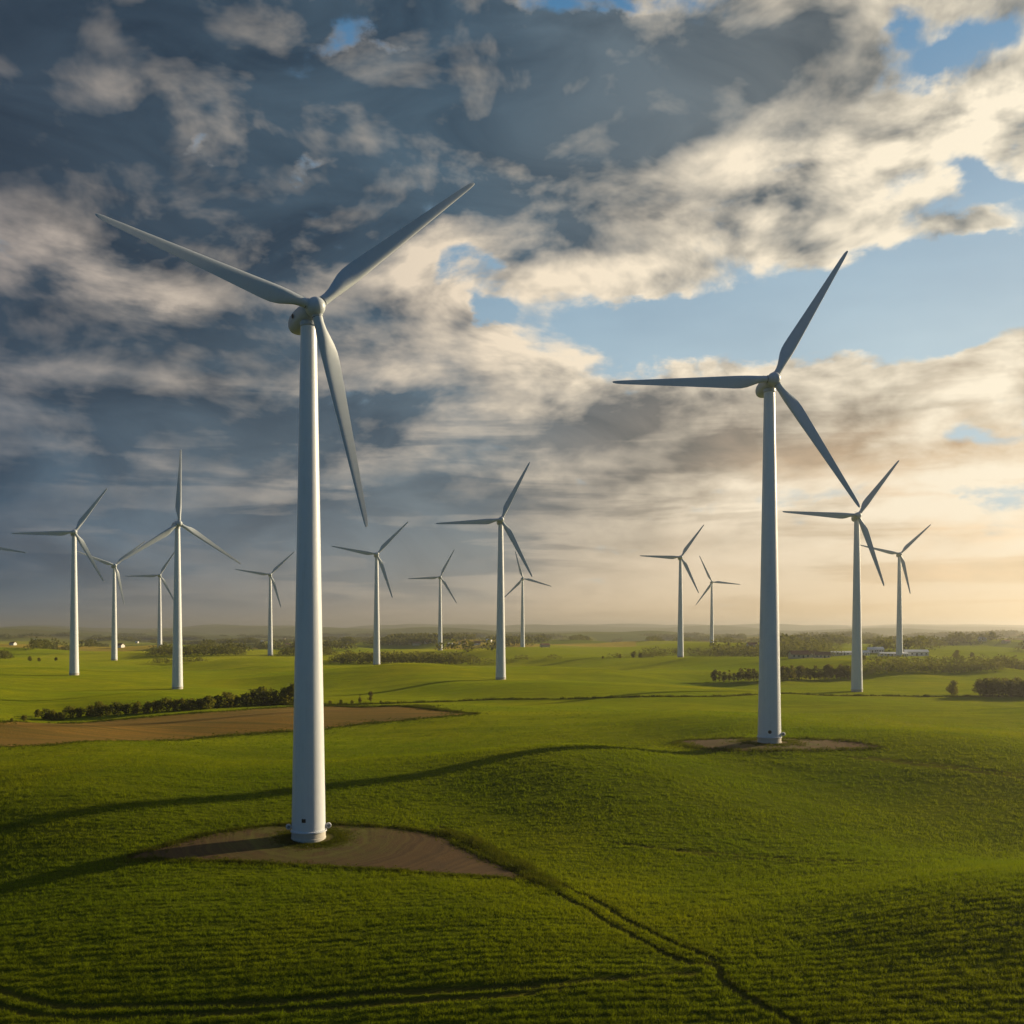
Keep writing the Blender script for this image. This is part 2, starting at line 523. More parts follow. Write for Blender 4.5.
def inside(P, x, y):
    """even-odd test, vectorised"""
    r = np.zeros(x.shape, bool)
    j = len(P) - 1
    for i in range(len(P)):
        xi, yi, xj, yj = P[i, 0], P[i, 1], P[j, 0], P[j, 1]
        if abs(yj - yi) > 1e-9:
            r ^= ((yi > y) != (yj > y)) & (x < (xj - xi) * (y - yi) / (yj - yi) + xi)
        j = i
    return r


def dist_line(P, x, y, reach):
    """distance to a polyline, only evaluated near it"""
    d = np.full(x.shape, 1e9)
    lo, hi = P.min(0) - reach, P.max(0) + reach
    idx = np.nonzero((x > lo[0]) & (x < hi[0]) & (y > lo[1]) & (y < hi[1]))[0]
    if len(idx) == 0: return d
    X, Y = x[idx], y[idx]
    dd = np.full(len(idx), 1e9)
    for i in range(len(P) - 1):
        a_, b_ = P[i], P[i + 1]
        ab = b_ - a_; L2 = max(ab @ ab, 1e-9)
        near = np.nonzero((X > min(a_[0], b_[0]) - reach) & (X < max(a_[0], b_[0]) + reach) &
                          (Y > min(a_[1], b_[1]) - reach) & (Y < max(a_[1], b_[1]) + reach))[0]
        if len(near) == 0: continue
        t = np.clip(((X[near] - a_[0]) * ab[0] + (Y[near] - a_[1]) * ab[1]) / L2, 0, 1)
        q = np.hypot(X[near] - a_[0] - t * ab[0], Y[near] - a_[1] - t * ab[1])
        dd[near] = np.minimum(dd[near], q)
    d[idx] = dd
    return d


# outlines of the gravel pads and the bare field, the wheel tracks in the crop
PAD1 = densify(poly_world([(126, 858), (165, 846), (205, 835), (255, 827), (305, 824), (352, 825), (405, 829), (440, 835),
                           (458, 845), (488, 859), (532, 879), (460, 875.5), (380, 870), (300, 865.5), (210, 861.5), (160, 860)]), 1.0, True)
PAD2 = densify(poly_world([(676, 742), (700, 739.5), (740, 738.5), (790, 738.5), (835, 740), (862, 743), (884, 747.5), (850, 749.5),
                           (800, 750.5), (745, 751), (705, 749), (685, 746)]), 2.0, True)
BARE = poly_world([(-140, 738), (-60, 728), (0, 722.5), (60, 723.5), (150, 717), (230, 711), (295, 706.5), (380, 706), (440, 709.5), (476, 714),
                   (440, 717), (370, 723), (300, 731), (220, 736), (150, 741), (60, 745), (0, 747), (-140, 753)])
TRACKS = [poly_world(p) for p in (
    [(430, 829), (470, 844), (505, 866), (538, 884), (580, 906), (630, 934), (668, 955), (690, 963), (708, 963), (718, 970), (716, 979), (738, 994), (775, 1012), (800, 1026)],
    [(438, 826), (480, 843), (520, 866), (552, 881), (596, 902), (650, 932), (700, 955), (722, 966)],
    [(-30, 975), (0, 991), (40, 1001), (85, 1006), (160, 1006), (260, 1002), (360, 995), (450, 989), (560, 983), (698, 972)],
    [(-30, 992), (0, 1006), (40, 1015), (95, 1017), (200, 1014), (300, 1008), (400, 1002), (500, 994), (570, 988)],
    [(606, 842), (660, 848), (720, 853), (790, 858), (860, 861), (940, 862), (1060, 859)],
    [(650, 847), (720, 856), (790, 861), (860, 864), (940, 865), (1060, 862)],
    [(850, 757), (890, 761), (930, 766), (980, 772), (1060, 782)],
    [(870, 757), (930, 763), (980, 769), (1060, 778)],
)]
TRACKS = [densify(t, 1.5) for t in TRACKS]
for i_, t_ in enumerate(TRACKS):                    # wheels never run quite straight
    q_ = np.arange(len(t_))
    t_ += np.stack([.20 * np.sin(q_ * .31 + (i_ // 2)) + .14 * np.sin(q_ * .83 + 2 + (i_ // 2)), .12 * np.sin(q_ * .47 + (i_ // 2))], 1)
TRACK_W = [.36, .32, .50, .42, .36, .32, .5, .5]
FIELD_LINES = [densify(poly_world(p), 6) for p in (
    [(228, 703), (300, 705), (380, 704), (480, 700), (600, 698), (720, 696.5), (860, 696), (1060, 695)],
    [(228, 703), (330, 706), (420, 708), (478, 714)],
)]

# ---- the ground sheet
rows = [-320, -200, -100, -40, 0, 30, 50, 62]
y_ = 70.0
while y_ < 14400:
    rows.append(y_)
    y_ += (.0024 * y_ if y_ < 190 else .0042 * y_ if y_ < 420 else .007 * y_ if y_ < 1500 else .016 * y_)
rows = np.array(rows)
u_in = np.linspace(-.58, .58, 760)
NS = 26
NR, NC = len(rows), len(u_in) + 2 * NS
ref = np.maximum(rows, 62.0)
side = np.minimum(ref * 1.9 + 260, 4200)
tt = (np.arange(1, NS + 1) / NS) ** 1.5
GX = np.concatenate([(-.58 * ref[:, None] - side[:, None] * tt[None, ::-1]), ref[:, None] * u_in[None],
                     (.58 * ref[:, None] + side[:, None] * tt[None])], 1)
GY = np.repeat(rows[:, None], NC, 1)
fx, fy = GX.ravel(), GY.ravel()
GZ = land(fx, fy)
rut = np.zeros(len(fx))
for P, w_ in zip(TRACKS, TRACK_W):
    d_ = dist_line(P, fx, fy, 2.0)
    rut = np.maximum(rut, 1 - ss(w_ * .6, w_ * 1.6, d_))
GZ = GZ - .16 * rut
pad_mask = inside(PAD1, fx, fy) | inside(PAD2, fx, fy)
ground_me_v = np.stack([fx, fy, GZ], 1)
ii = (np.arange(NR - 1)[:, None] * NC + np.arange(NC - 1)[None]).ravel()
QUADS = np.stack([ii, ii + 1, ii + NC + 1, ii + NC], 1)


def crop_colours(b, pos):
    """the growing crop: fresh green with yellower and bluer drifts, drilled in rows"""
    x, y, z = b.sep(pos)
    n1 = b.noise(pos, .012, 4, .55)
    n2 = b.noise(pos, .11, 4, .6)
    row = b.noise(b.xyz(b.m('MULTIPLY', x, .10), b.m('MULTIPLY', y, .62), 0.0), 1.0, 3, .55)
    c = b.mix(b.rng(n1, .32, .68), (.067, .102, .004), (.116, .127, .005))
    c = b.mix(b.rng(n2, .30, .75), c, b.mix(.5, c, (.045, .075, .005)))
    c = b.mix(b.rng(row, .40, .70, 0, .55), c, (.045, .058, .008))
    return c


def ground_material():
    m_, b, out = new_mat("crop_land")
    pos = b.node('ShaderNodeNewGeometry').outputs['Position']
    x, y, z = b.sep(pos)
    near = crop_colours(b, pos)
    # field pattern of the far plain
    wv = b.vm('ADD', pos, b.vm('SCALE', b.vm('SUBTRACT', b.noise(pos, .0012, 3, .5, out='Color'), (.5, .5, .5)), scale=260.0))
    vor = b.node('ShaderNodeTexVoronoi', feature='F1', distance='CHEBYCHEV')
    b.put(vor.inputs['Vector'], b.vm('MULTIPLY', wv, (1.0, .72, 0)))
    vor.inputs['Scale'].default_value = .0031
    vor.inputs['Randomness'].default_value = .85
    cr, cg, cb = b.sep(vor.outputs['Color'])
    f = b.mix(b.rng(cr, .0, 1.0), (.060, .088, .010), (.098, .112, .012))
    f = b.mix(b.rng(cg, .66, .68), f, (.105, .090, .035))
    f = b.mix(b.rng(cb, .72, .74), f, (.035, .052, .012))
    f = b.mix(b.rng(b.noise(pos, .02, 4, .6), .35, .7, 0, .5), f, (.050, .070, .010))
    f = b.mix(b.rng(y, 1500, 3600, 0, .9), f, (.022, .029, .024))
    # drilling and wheel lines drawn out along the fields
    st = b.noise(b.xyz(b.m('MULTIPLY', x, .006), b.m('MULTIPLY_ADD', x, .012, b.m('MULTIPLY', y, .085)), 0.0), 1.0, 4, .6)
    near = b.mix(b.rng(st, .42, .72, 0, .60), near, (.040, .060, .006))
    near = b.mix(b.rng(y, 170, 300, .6, 0), near, (.028, .040, .004))      # soil shows between the drilled rows close by
    far = b.rng(y, 620, 1150)
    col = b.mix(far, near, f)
    # ruts show soil
    at = b.node('ShaderNodeAttribute', attribute_name='rut')
    col = b.mix(b.m('MULTIPLY', at.outputs['Fac'], .85), col, lin(62, 62, 28))
    t1 = b.noise(pos, 2.4, 5, .68)
    t2 = b.noise(b.xyz(b.m('MULTIPLY', x, .22), y, z), .55, 4, .6)
    h = b.m('ADD', t1, b.m('MULTIPLY', t2, 1.2))
    nrm = bump(b, h, .9, .42)
    dif = b.node('ShaderNodeBsdfDiffuse'); b.put(dif.inputs[0], col); b.put(dif.inputs['Normal'], nrm)
    # the low sun shining through and along the standing blades
    sh = b.node('ShaderNodeBsdfSheen'); sh.inputs['Roughness'].default_value = .55
    b.put(sh.inputs[0], b.mix(1.0, col, (2.7, 2.25, .7), 'MULTIPLY')); b.put(sh.inputs['Normal'], nrm)
    ad = b.node('ShaderNodeAddShader'); b.put(ad.inputs[0], dif.outputs[0]); b.put(ad.inputs[1], sh.outputs[0])
    b.put(out.inputs[0], ad.outputs[0])
    return m_


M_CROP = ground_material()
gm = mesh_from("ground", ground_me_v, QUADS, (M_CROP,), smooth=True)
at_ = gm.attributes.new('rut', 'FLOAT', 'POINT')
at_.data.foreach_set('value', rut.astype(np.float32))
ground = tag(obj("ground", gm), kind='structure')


def sheet(name, P, lift, mat):
    """a surface lying on the land inside an outline, with its own slightly ragged edge"""
    lo, hi = P.min(0) - 1, P.max(0) + 1
    c0, c1 = np.searchsorted(rows, [lo[1], hi[1]])
    c0 = max(c0 - 1, 0); c1 = min(c1 + 1, NR - 1)
    rr = rows[c0:c1 + 1]
    X = GX[c0:c1 + 1]; Y = GY[c0:c1 + 1]; Z = GZ.reshape(NR, NC)[c0:c1 + 1]
    ins = inside(P, X.ravel(), Y.ravel()).reshape(X.shape)
    q = ins[:-1, :-1] & ins[1:, :-1] & ins[:-1, 1:] & ins[1:, 1:]
    any_ = ins[:-1, :-1] | ins[1:, :-1] | ins[:-1, 1:] | ins[1:, 1:]
    V = np.stack([X, Y, Z + lift], 2)
    # pull the outer ring of vertices onto the outline so the edge is clean
    need = np.zeros(X.shape, bool)
    for a_, b_ in ((0, 0), (1, 0), (0, 1), (1, 1)):
        need[a_:X.shape[0] - 1 + a_, b_:X.shape[1] - 1 + b_] |= any_
    for i, j in zip(*np.nonzero(need & ~ins)):
        p0 = np.array([X[i, j], Y[i, j]])
        A = P; B = np.roll(P, -1, 0); AB = B - A
        t = np.clip(((p0 - A) * AB).sum(1) / np.maximum((AB * AB).sum(1), 1e-9), 0, 1)
        Q = A + AB * t[:, None]
        k_ = np.argmin(((Q - p0) ** 2).sum(1))
        V[i, j, :2] = Q[k_]
    out_idx = np.nonzero((need & ~ins).ravel())[0]
    V = V.reshape(-1, 3)
    if len(out_idx):
        V[out_idx, 2] = land(V[out_idx, 0], V[out_idx, 1]) + lift
    nc = X.shape[1]
    fi, fj = np.nonzero(any_)
    base = fi * nc + fj
    F_ = np.stack([base, base + 1, base + nc + 1, base + nc], 1)
    used, inv = np.unique(F_, return_inverse=True)
    me = mesh_from(name, V[used], inv.reshape(F_.shape), (mat,), smooth=True)
    return tag(obj(name, me), kind='structure')


def pad_material(name, cx, cy, warm):
    m_, b, out = new_mat(name)
    pos = b.node('ShaderNodeNewGeometry').outputs['Position']
    rel = b.vm('SUBTRACT', pos, (cx, cy, 0))
    rx, ry, rz = b.sep(rel)
    rad = b.m('SQRT', b.m('ADD', b.m('MULTIPLY', rx, rx), b.m('MULTIPLY', ry, ry)))
    wob = b.m('MULTIPLY_ADD', b.noise(pos, .09, 3, .5), 5.0, rad)
    ring = b.noise(b.xyz(wob, 0.0, 0.0), .95, 3, .6)
    n1 = b.noise(pos, .25, 5, .6)
    n2 = b.noise(pos, 3.0, 5, .7)
    c = b.mix(b.rng(n1, .3, .7), lin(*warm[0]), lin(*warm[1]))
    c = b.mix(b.rng(ring, .44, .62, 0, .6), c, lin(*warm[2]))
    grow = b.m('MULTIPLY', b.rng(ring, .50, .38), b.rng(wob, 9.0, 26.0, .75, .1))
    c = b.mix(grow, c, lin(88, 86, 34))
    c = b.mix(b.rng(n2, .35, .75, 0, .55), c, lin(78, 66, 48))
    weeds = b.m('MULTIPLY', b.rng(wob, 5.0, 19.0, 1, 0), b.rng(b.noise(pos, .5, 5, .65), .34, .60))
    c = b.mix(b.m('MULTIPLY', weeds, .85), c, lin(92, 96, 30))
    nrm = bump(b, b.m('ADD', n2, b.m('MULTIPLY', ring, .8)), .7, .10)
    principled(b, out, c, .92, .15, nrm)
    return m_


M_PAD1 = pad_material("gravel_near", TURBINES[0][1], TURBINES[0][2], ((88, 64, 32), (70, 51, 26), (50, 38, 19)))
M_PAD2 = pad_material("gravel_far", TURBINES[1][1], TURBINES[1][2], ((112, 80, 42), (92, 68, 36), (68, 52, 28)))
sheet("gravel_pad", PAD1, .03, M_PAD1)
sheet("gravel_pad", PAD2, .03, M_PAD2)


def bare_material():
    m_, b, out = new_mat("bare_soil")
    pos = b.node('ShaderNodeNewGeometry').outputs['Position']
    x, y, z = b.sep(pos)
    rowv = b.xyz(b.m('MULTIPLY', x, .05), b.m('MULTIPLY_ADD', x, .22, y), 0.0)
    n1 = b.noise(rowv, .34, 4, .6)
    n2 = b.noise(pos, .03, 4, .6)
    n3 = b.noise(pos, 1.3, 4, .65)
    c = b.mix(b.rng(n2, .3, .7), lin(146, 108, 36), lin(120, 94, 30))
    c = b.mix(b.rng(n1, .44, .60, 0, .8), c, lin(98, 86, 24))
    c = b.mix(b.rng(n3, .4, .8, 0, .5), c, lin(76, 68, 36))
    principled(b, out, c, .95, .1, bump(b, b.m('ADD', n1, n3), .8, .25))
    return m_


sheet("bare_field", BARE, .03, bare_material())


# ------------------------------------------------------------------ wind turbines
def turbine_paint(name, rough=.34, dirt=.12, base=(216, 222, 228)):
    m_, b, out = new_mat(name)
    tc = b.node('ShaderNodeTexCoord').outputs['Object']
    x, y, z = b.sep(tc)
    streak = b.noise(b.xyz(b.m('MULTIPLY', x, 2.2), b.m('MULTIPLY', y, 2.2), b.m('MULTIPLY', z, .09)), 1.0, 4, .6)
    blot = b.noise(tc, .55, 5, .6)
    f = b.m('MULTIPLY', b.rng(streak, .45, .75), b.rng(blot, .35, .7))
    c = b.mix(b.m('MULTIPLY', f, dirt * 3), lin(*base), lin(*(v * .76 for v in base)))
    principled(b, out, c, b.rng(blot, .3, .7, rough - .05, rough + .10), .45,
               bump(b, b.noise(tc, .8, 3, .5), .05, .05))
    return m_


M_TOWER = turbine_paint("tower_paint", .34)
M_BLADE = turbine_paint("blade_gelcoat", .42, .08, (186, 196, 204))


M_NAC = turbine_paint('nacelle_paint', .42, .15, (170, 180, 190))


def plain(name, col, rough=.6, spec=.3, var=.25):
    m_, b, out = new_mat(name)
    tc = b.node('ShaderNodeTexCoord').outputs['Object']
    n = b.noise(tc, 2.2, 5, .6)
    c = b.mix(b.rng(n, .35, .7, 0, var), lin(*col), tuple(v * .55 for v in lin(*col)))
    principled(b, out, c, rough, spec)
    return m_


M_CONC = plain("cast_concrete", (198, 194, 184), .85, .2)
M_DARK = plain("dark_rubber", (38, 40, 44), .6)
M_GALV = plain("galvanised_steel", (190, 192, 194), .4, .5)
M_GREY = plain("grey_paint", (120, 124, 128), .5)


def lathe(prof, seg, cap=True, axis='z', off=(0, 0, 0)):
    """prof: list of (radius, height)"""
    a_ = np.linspace(0, 2 * math.pi, seg, endpoint=False)
    V = []
    for r, h in prof:
        ring = np.stack([r * np.cos(a_), r * np.sin(a_), np.full(seg, h)], 1)
        V.append(ring)
    V = np.concatenate(V)
    i = np.arange(seg); j = (i + 1) % seg
    Fq = [np.stack([k * seg + i, k * seg + j, (k + 1) * seg + j, (k + 1) * seg + i], 1) for k in range(len(prof) - 1)]
    faces = [np.concatenate(Fq)]
    if cap:
        faces.append((np.arange(seg)[::-1])[None]); faces.append(((len(prof) - 1) * seg + np.arange(seg))[None])
    if axis == 'y': V = V[:, [0, 2, 1]] * np.array([1, 1, -1])
    if axis == 'x': V = V[:, [2, 0, 1]]
    return V + np.array(off), faces


def merge(parts):
    """[(V, faces list, material index)] -> arrays for mesh_from"""
    Vs, by, off = [], {}, 0
    for V, fl, mi in parts:
        Vs.append(V)
        for f in (fl if isinstance(fl, list) else [fl]):
            f = np.asarray(f)
            by.setdefault(f.shape[1], []).append((f + off, mi))
        off += len(V)
    faces, mids = [], []
    for k, l in by.items():
        faces.append(np.concatenate([f for f, _ in l]))
        mids.append(np.concatenate([np.full(len(f), mi) for f, mi in l]))
    return np.concatenate(Vs), faces, np.concatenate(mids)


def box_v(cx, cy, cz, sx, sy, sz):
    V = np.array([(x, y, z) for z in (-1, 1) for y in (-1, 1) for x in (-1, 1)], float) * .5 * np.array([sx, sy, sz]) + (cx, cy, cz)
    return V, [np.array([(0, 2, 3, 1), (4, 5, 7, 6), (0, 1, 5, 4), (2, 6, 7, 3), (0, 4, 6, 2), (1, 3, 7, 5)])]


HUB_H = 80.0
OVER = 3.0


def smooth_mesh(name, V, faces, mats, mids=None, angle=40):
    me = mesh_from(name, V, faces, mats, smooth=True, mat_idx=mids)
    me.set_sharp_from_angle(angle=R(angle))
    return me


# tower: tapered steel tube
prof = []
for i in range(0, 25):
    h = 1.34 + (78.6 - 1.34) * i / 24
    t = (h - 1.34) / 77.3
    r = 2.55 - 1.36 * t
    prof.append((r, h))
ME_TOWER = smooth_mesh("tower", *lathe(prof, 64), (M_TOWER,))
# plinth and flange
V1, F1 = lathe([(2.62, -1.2), (2.62, .18), (2.56, .24), (2.56, 1.08)], 56)
V2, F2 = lathe([(2.60, 1.08), (2.74, 1.10), (2.74, 1.26), (2.60, 1.34), (2.50, 1.36)], 56)
parts = [(V1, F1, 0), (V2, F2, 1)]
for i in range(40):
    a_ = 2 * math.pi * i / 40
    V, F_ = lathe([(.05, 1.26), (.05, 1.33)], 6, off=(2.68 * math.cos(a_), 2.68 * math.sin(a_), 0))
    parts.append((V, F_, 2))
V, F_, mi = merge(parts)
ME_BASE = smooth_mesh("base_ring", V, F_, (M_CONC, M_TOWER, M_GREY), mi)
# nacelle: rounded egg with a lower bulge, local frame: rotor axis -Y, hub at the origin
sec = [(1.10, 1.22, 0), (1.25, 1.36, 0), (1.9, 1.52, -.02), (3.0, 1.62, -.04), (4.4, 1.70, -.08), (5.8, 1.74, -.14), (7.0, 1.70, -.20),
       (7.9, 1.52, -.24), (8.5, 1.22, -.27), (8.85, .86, -.28), (9.02, .45, -.28), (9.06, .10, -.28)]
seg = 40
a_ = np.linspace(0, 2 * math.pi, seg, endpoint=False)
V = []
for yy, r, dz in sec:
    yy = 1.1 + (yy - 1.1) * 1.07
    ce, se = np.cos(a_), np.sin(a_)
    q = 2.0 / 2.35
    V.append(np.stack([r * np.sign(ce) * np.abs(ce) ** q, np.full(seg, yy), dz + r * np.sign(se) * np.abs(se) ** q * np.where(se > 0, .94, 1.0)], 1))
V = np.concatenate(V)
i = np.arange(seg); j = (i + 1) % seg
Fq = np.concatenate([np.stack([k * seg + i, k * seg + j, (k + 1) * seg + j, (k + 1) * seg + i], 1)[:, ::-1] for k in range(len(sec) - 1)])
nac = (V, [Fq, np.arange(seg)[None], ((len(sec) - 1) * seg + np.arange(seg))[::-1][None]], 0)
yaw_v, yaw_f = lathe([(1.24, -2.15), (1.34, -2.05), (1.34, -1.45)], 48, off=(0, OVER, 0))
hat = box_v(0, 5.0, 1.60, 1.1, 2.0, .16)
V, F_, mi = merge([nac, (yaw_v, yaw_f, 0), (hat[0], hat[1], 0)])
ME_NAC = smooth_mesh("nacelle", V, F_, (M_NAC, M_DARK), mi)
# round vent on the nacelle flank: frame and recessed dark grille
Va, Fa = lathe([(.30, 0), (.36, .02), (.36, .07), (.29, .07), (.29, .01)], 24, cap=False, axis='x')
Vb, Fb = lathe([(.01, .012), (.30, .012)], 24, cap=False, axis='x')
V, F_, mi = merge([(Va, Fa, 0), (Vb, Fb, 1)])
ME_VENT = smooth_mesh("vent", V, F_, (M_DARK, M_DARK), mi)
# wind sensor: mast with cups and vane
parts = [(*lathe([(.035, 0), (.03, 1.15)], 8), 0), (*box_v(0, 0, .95, .9, .05, .05), 0), (*lathe([(.09, .95), (.11, 1.02), (.05, 1.22)], 8, off=(-.42, 0, 0)), 0),
         (*box_v(.42, .12, 1.10, .03, .42, .20), 0)]
V, F_, mi = merge(parts)
ME_SENS = smooth_mesh("wind_sensor", V, F_, (M_GREY,), mi)
# hub: round spinner with three blade collars
prof = [(.02, -1.72), (.38, -1.68), (.72, -1.55), (1.02, -1.32), (1.26, -.98), (1.40, -.55), (1.44, -.1), (1.43, .4), (1.36, .85), (1.24, 1.06)]
V0, F0 = lathe(prof, 40)
V0 = V0[:, [0, 2, 1]]
F0 = [f[:, ::-1] for f in F0]
parts = [(V0, F0, 0), (*lathe([(1.0, 1.02), (1.0, 1.16)], 32, axis='y'), 1)]
parts[-1] = (np.abs(parts[-1][0] * [0, 1, 0]) + parts[-1][0] * [1, 0, 1], parts[-1][1], 1)
for k in range(3):
    Vc, Fc = lathe([(.78, .9), (.78, 1.34), (.88, 1.36), (.88, 1.46), (.78, 1.48), (.74, 1.56)], 28, axis='x')
    th = -2 * math.pi * k / 3
    Rm = np.array(Matrix.Rotation(th, 3, 'Y'))
    parts.append((Vc @ Rm.T, Fc, 1 if False else 0))
    Vd, Fd = lathe([(.80, 1.28), (.80, 1.35)], 28, axis='x')
    parts.append((Vd @ Rm.T, Fd, 1))
HUB_PARTS = parts


def hub_mesh(angles):
    """spinner with collars turned to this rotor's blade angles"""
    ps = [HUB_PARTS[0], HUB_PARTS[1]]
    for a0 in angles:
        Rm = np.array(Matrix.Rotation(-R(a0), 3, 'Y'))
        Vc, Fc = lathe([(.80, .9), (.80, 1.30), (.87, 1.32), (.87, 1.42), (.80, 1.44)], 28, axis='x')
        ps.append((Vc @ Rm.T, Fc, 0))
        Vd, Fd = lathe([(.77, 1.42), (.77, 1.54)], 28, axis='x')
        ps.append((Vd @ Rm.T, Fd, 1))
    V, F_, mi = merge(ps)
    return smooth_mesh("hub", V, F_, (M_BLADE, M_DARK), mi)


# blade: lofted aerofoil along +X, trailing edge towards +Z, pressure side towards -Y
BL = 34.0
stations = [  # span, chord, thickness ratio, twist, roundness (1 = circular root)
    (1.50, 1.50, 1.0, 0, 1), (2.4, 1.50, 1.0, 0, 1), (3.4, 1.66, .86, 10, .72), (4.6, 2.14, .60, 10, .38), (5.8, 2.58, .44, 9.5, .14),
    (7.0, 2.80, .35, 9, .03), (8.4, 2.80, .29, 8, 0), (10.5, 2.64, .25, 6.5, 0), (13.5, 2.38, .22, 5, 0), (17, 2.08, .20, 3.6, 0),
    (21, 1.76, .19, 2.4, 0), (25, 1.44, .18, 1.6, 0), (28.5, 1.16, .17, 1.0, 0), (31.2, .94, .17, .6, 0), (32.8, .76, .17, .4, 0),
    (33.5, .58, .18, .3, 0), (33.9, .34, .2, .2, 0), (34.0, .10, .3, 0, 0)]
NP = 28
PITCH = -4.0
secs = []
for s_, c_, tr, tw, rd in stations:
    t = np.linspace(0, 2 * math.pi, NP, endpoint=False)
    xc = .5 * (1 + np.cos(t))                     # 1 at trailing edge, 0 at leading edge
    yt = 5 * tr * (.2969 * np.sqrt(xc) - .126 * xc - .3516 * xc ** 2 + .2843 * xc ** 3 - .1036 * xc ** 4)
    up = np.where(t < math.pi, 1.0, -1.0)
    cz = (xc - .30) * c_
    cy = yt * up * c_ + .03 * c_ * np.sin(math.pi * xc)
    rz, ry = .5 * c_ * np.cos(t), .5 * c_ * np.sin(t)
    Z = rz * rd + cz * (1 - rd); Yv = ry * rd + cy * (1 - rd)
    g = R(tw + PITCH) * (1 - rd)
    Z2 = Z * math.cos(g) - Yv * math.sin(g); Y2 = Z * math.sin(g) + Yv * math.cos(g)
    pre = -.02 * s_ - .9 * (s_ / BL) ** 2.4 * 0
    secs.append(np.stack([np.full(NP, s_), Y2 + pre, Z2], 1))
V = np.concatenate(secs)
i = np.arange(NP); j = (i + 1) % NP
Fq = np.concatenate([np.stack([k * NP + i, (k + 1) * NP + i, (k + 1) * NP + j, k * NP + j], 1) for k in range(len(stations) - 1)])
ME_BLADE = smooth_mesh("blade", V, [Fq, np.arange(NP)[None], ((len(stations) - 1) * NP + np.arange(NP))[::-1][None]], (M_BLADE,), angle=70)
import bmesh


def fix_normals(me):
    bm = bmesh.new(); bm.from_mesh(me)
    bmesh.ops.recalc_face_normals(bm, faces=bm.faces)
    bm.to_mesh(me); bm.free()


for me in (ME_BLADE, ME_NAC, ME_TOWER, ME_BASE, ME_VENT, ME_SENS):
    fix_normals(me)

# details at the tower foot
def rounded_box(name, sx, sy, sz, bev, mat):
    bm = bmesh.new()
    bmesh.ops.create_cube(bm, size=1)
    bmesh.ops.scale(bm, vec=(sx, sy, sz), verts=bm.verts)
    bmesh.ops.bevel(bm, geom=bm.edges[:], offset=bev, segments=2, affect='EDGES')
    me = bpy.data.meshes.new(name); bm.to_mesh(me); bm.free()
    me.materials.append(mat)
    return me


ME_HATCH = rounded_box("hatch", .62, .10, .62, .04, M_DARK)
Va, Fa = lathe([(.20, -.30), (.40, -.28), (.42, -.16), (.42, .16), (.40, .28), (.20, .30)], 20, axis='y')
Vb, Fb = lathe([(.22, -.34), (.22, .34)], 16, axis='y')
Vc = box_v(0, 0, 0, .5, .16, .16)
V, F_, mi = merge([(Va, Fa, 0), (Vb, Fb, 1), (Vc[0] + [-.5, 0, 0], Vc[1], 0)])
ME_DRUM = smooth_mesh("cable_drum", V, F_, (M_GALV, M_GREY), mi); fix_normals(ME_DRUM)
Va, Fa = lathe([(.02, -.05), (.36, -.05), (.40, 0), (.36, .05), (.02, .05)], 24, axis='y')
ME_PORT = smooth_mesh("hatch", Va, Fa, (M_DARK,)); fix_normals(ME_PORT)

T_LABEL = {
    'T1': "tallest white wind turbine, standing on the brown gravel pad in the left foreground",
    'T2': "second tallest white wind turbine, on the long gravel strip in the green field",
    'T74': "white wind turbine whose level left blade crosses the small pink cloud",
    'T177': "white wind turbine with one blade pointing straight up, behind the shrub hedge",
    'T114': "distant wind turbine between the upright-blade turbine and the pink cloud turbine",
    'T159': "small distant wind turbine just left of the upright-blade turbine's tower, partly behind it",
    'T269': "small distant wind turbine nearest the left side of the tallest tower",
    'T376': "distant wind turbine nearest the right side of the tallest tower",
    'T438': "small hazy wind turbine standing alone next to the central turbine, on its left",
    'T500': "mid-sized white wind turbine in the green field at the picture's centre",
    'T521': "tiny hazy wind turbine directly behind the central turbine, one blade up left",
    'T679': "distant wind turbine with a level left blade, left of the second tallest",
    'T711': "tiny hazy wind turbine closest to the second tallest tower, one blade up left",
    'T855': "mid-sized white wind turbine in front of the tree belt at right",
    'T898': "distant wind turbine farthest right, standing among the white farm buildings",
    'T0': "wind turbine beyond the left picture edge, only one grey blade tip showing",
}


def turbine_frame(yaw, tilt):
    p, t = R(yaw), R(tilt)
    a_ = Vector((math.sin(p) * math.cos(t), -math.cos(p) * math.cos(t), math.sin(t)))
    r_ = Vector((math.cos(p), math.sin(p), 0))
    u_ = r_.cross(-a_)
    m_ = Matrix((r_, -a_, u_)).transposed()
    return a_, m_


def build_turbine(rec):
    key, x, y, z, yaw, tilt, angs, L = rec
    root = tag(obj("wind_turbine", None, loc=(x, y, z)), T_LABEL[key], "wind turbine", "white wind turbines across the plain")
    root.empty_display_size = 3
    tower = obj("tower", ME_TOWER, root)
    obj("base_ring", ME_BASE, root)
    a_, m_ = turbine_frame(yaw, tilt)
    e = m_.to_euler()
    hubpos = a_ * OVER + Vector((0, 0, HUB_H))
    nac = obj("nacelle", ME_NAC, root, hubpos, e)
    hub = obj("hub", hub_mesh(angs), root, hubpos, e)
    for k, th in enumerate(angs):
        bl = obj("blade", ME_BLADE, hub, rot=(0, -R(th), 0))
        l_ = L[k]
        bl.scale = (l_ / BL, 1, 1)
    if key == 'T1':
        v_ = obj("vent", ME_VENT, nac, (-1.80, 5.2, -.05), (0, 0, R(180 - 2)))
    if key in ('T1', 'T2', 'T177', 'T500', 'T855', 'T74'):
        obj("wind_sensor", ME_SENS, nac, (0, 5.6, 1.42))
    return root, tower


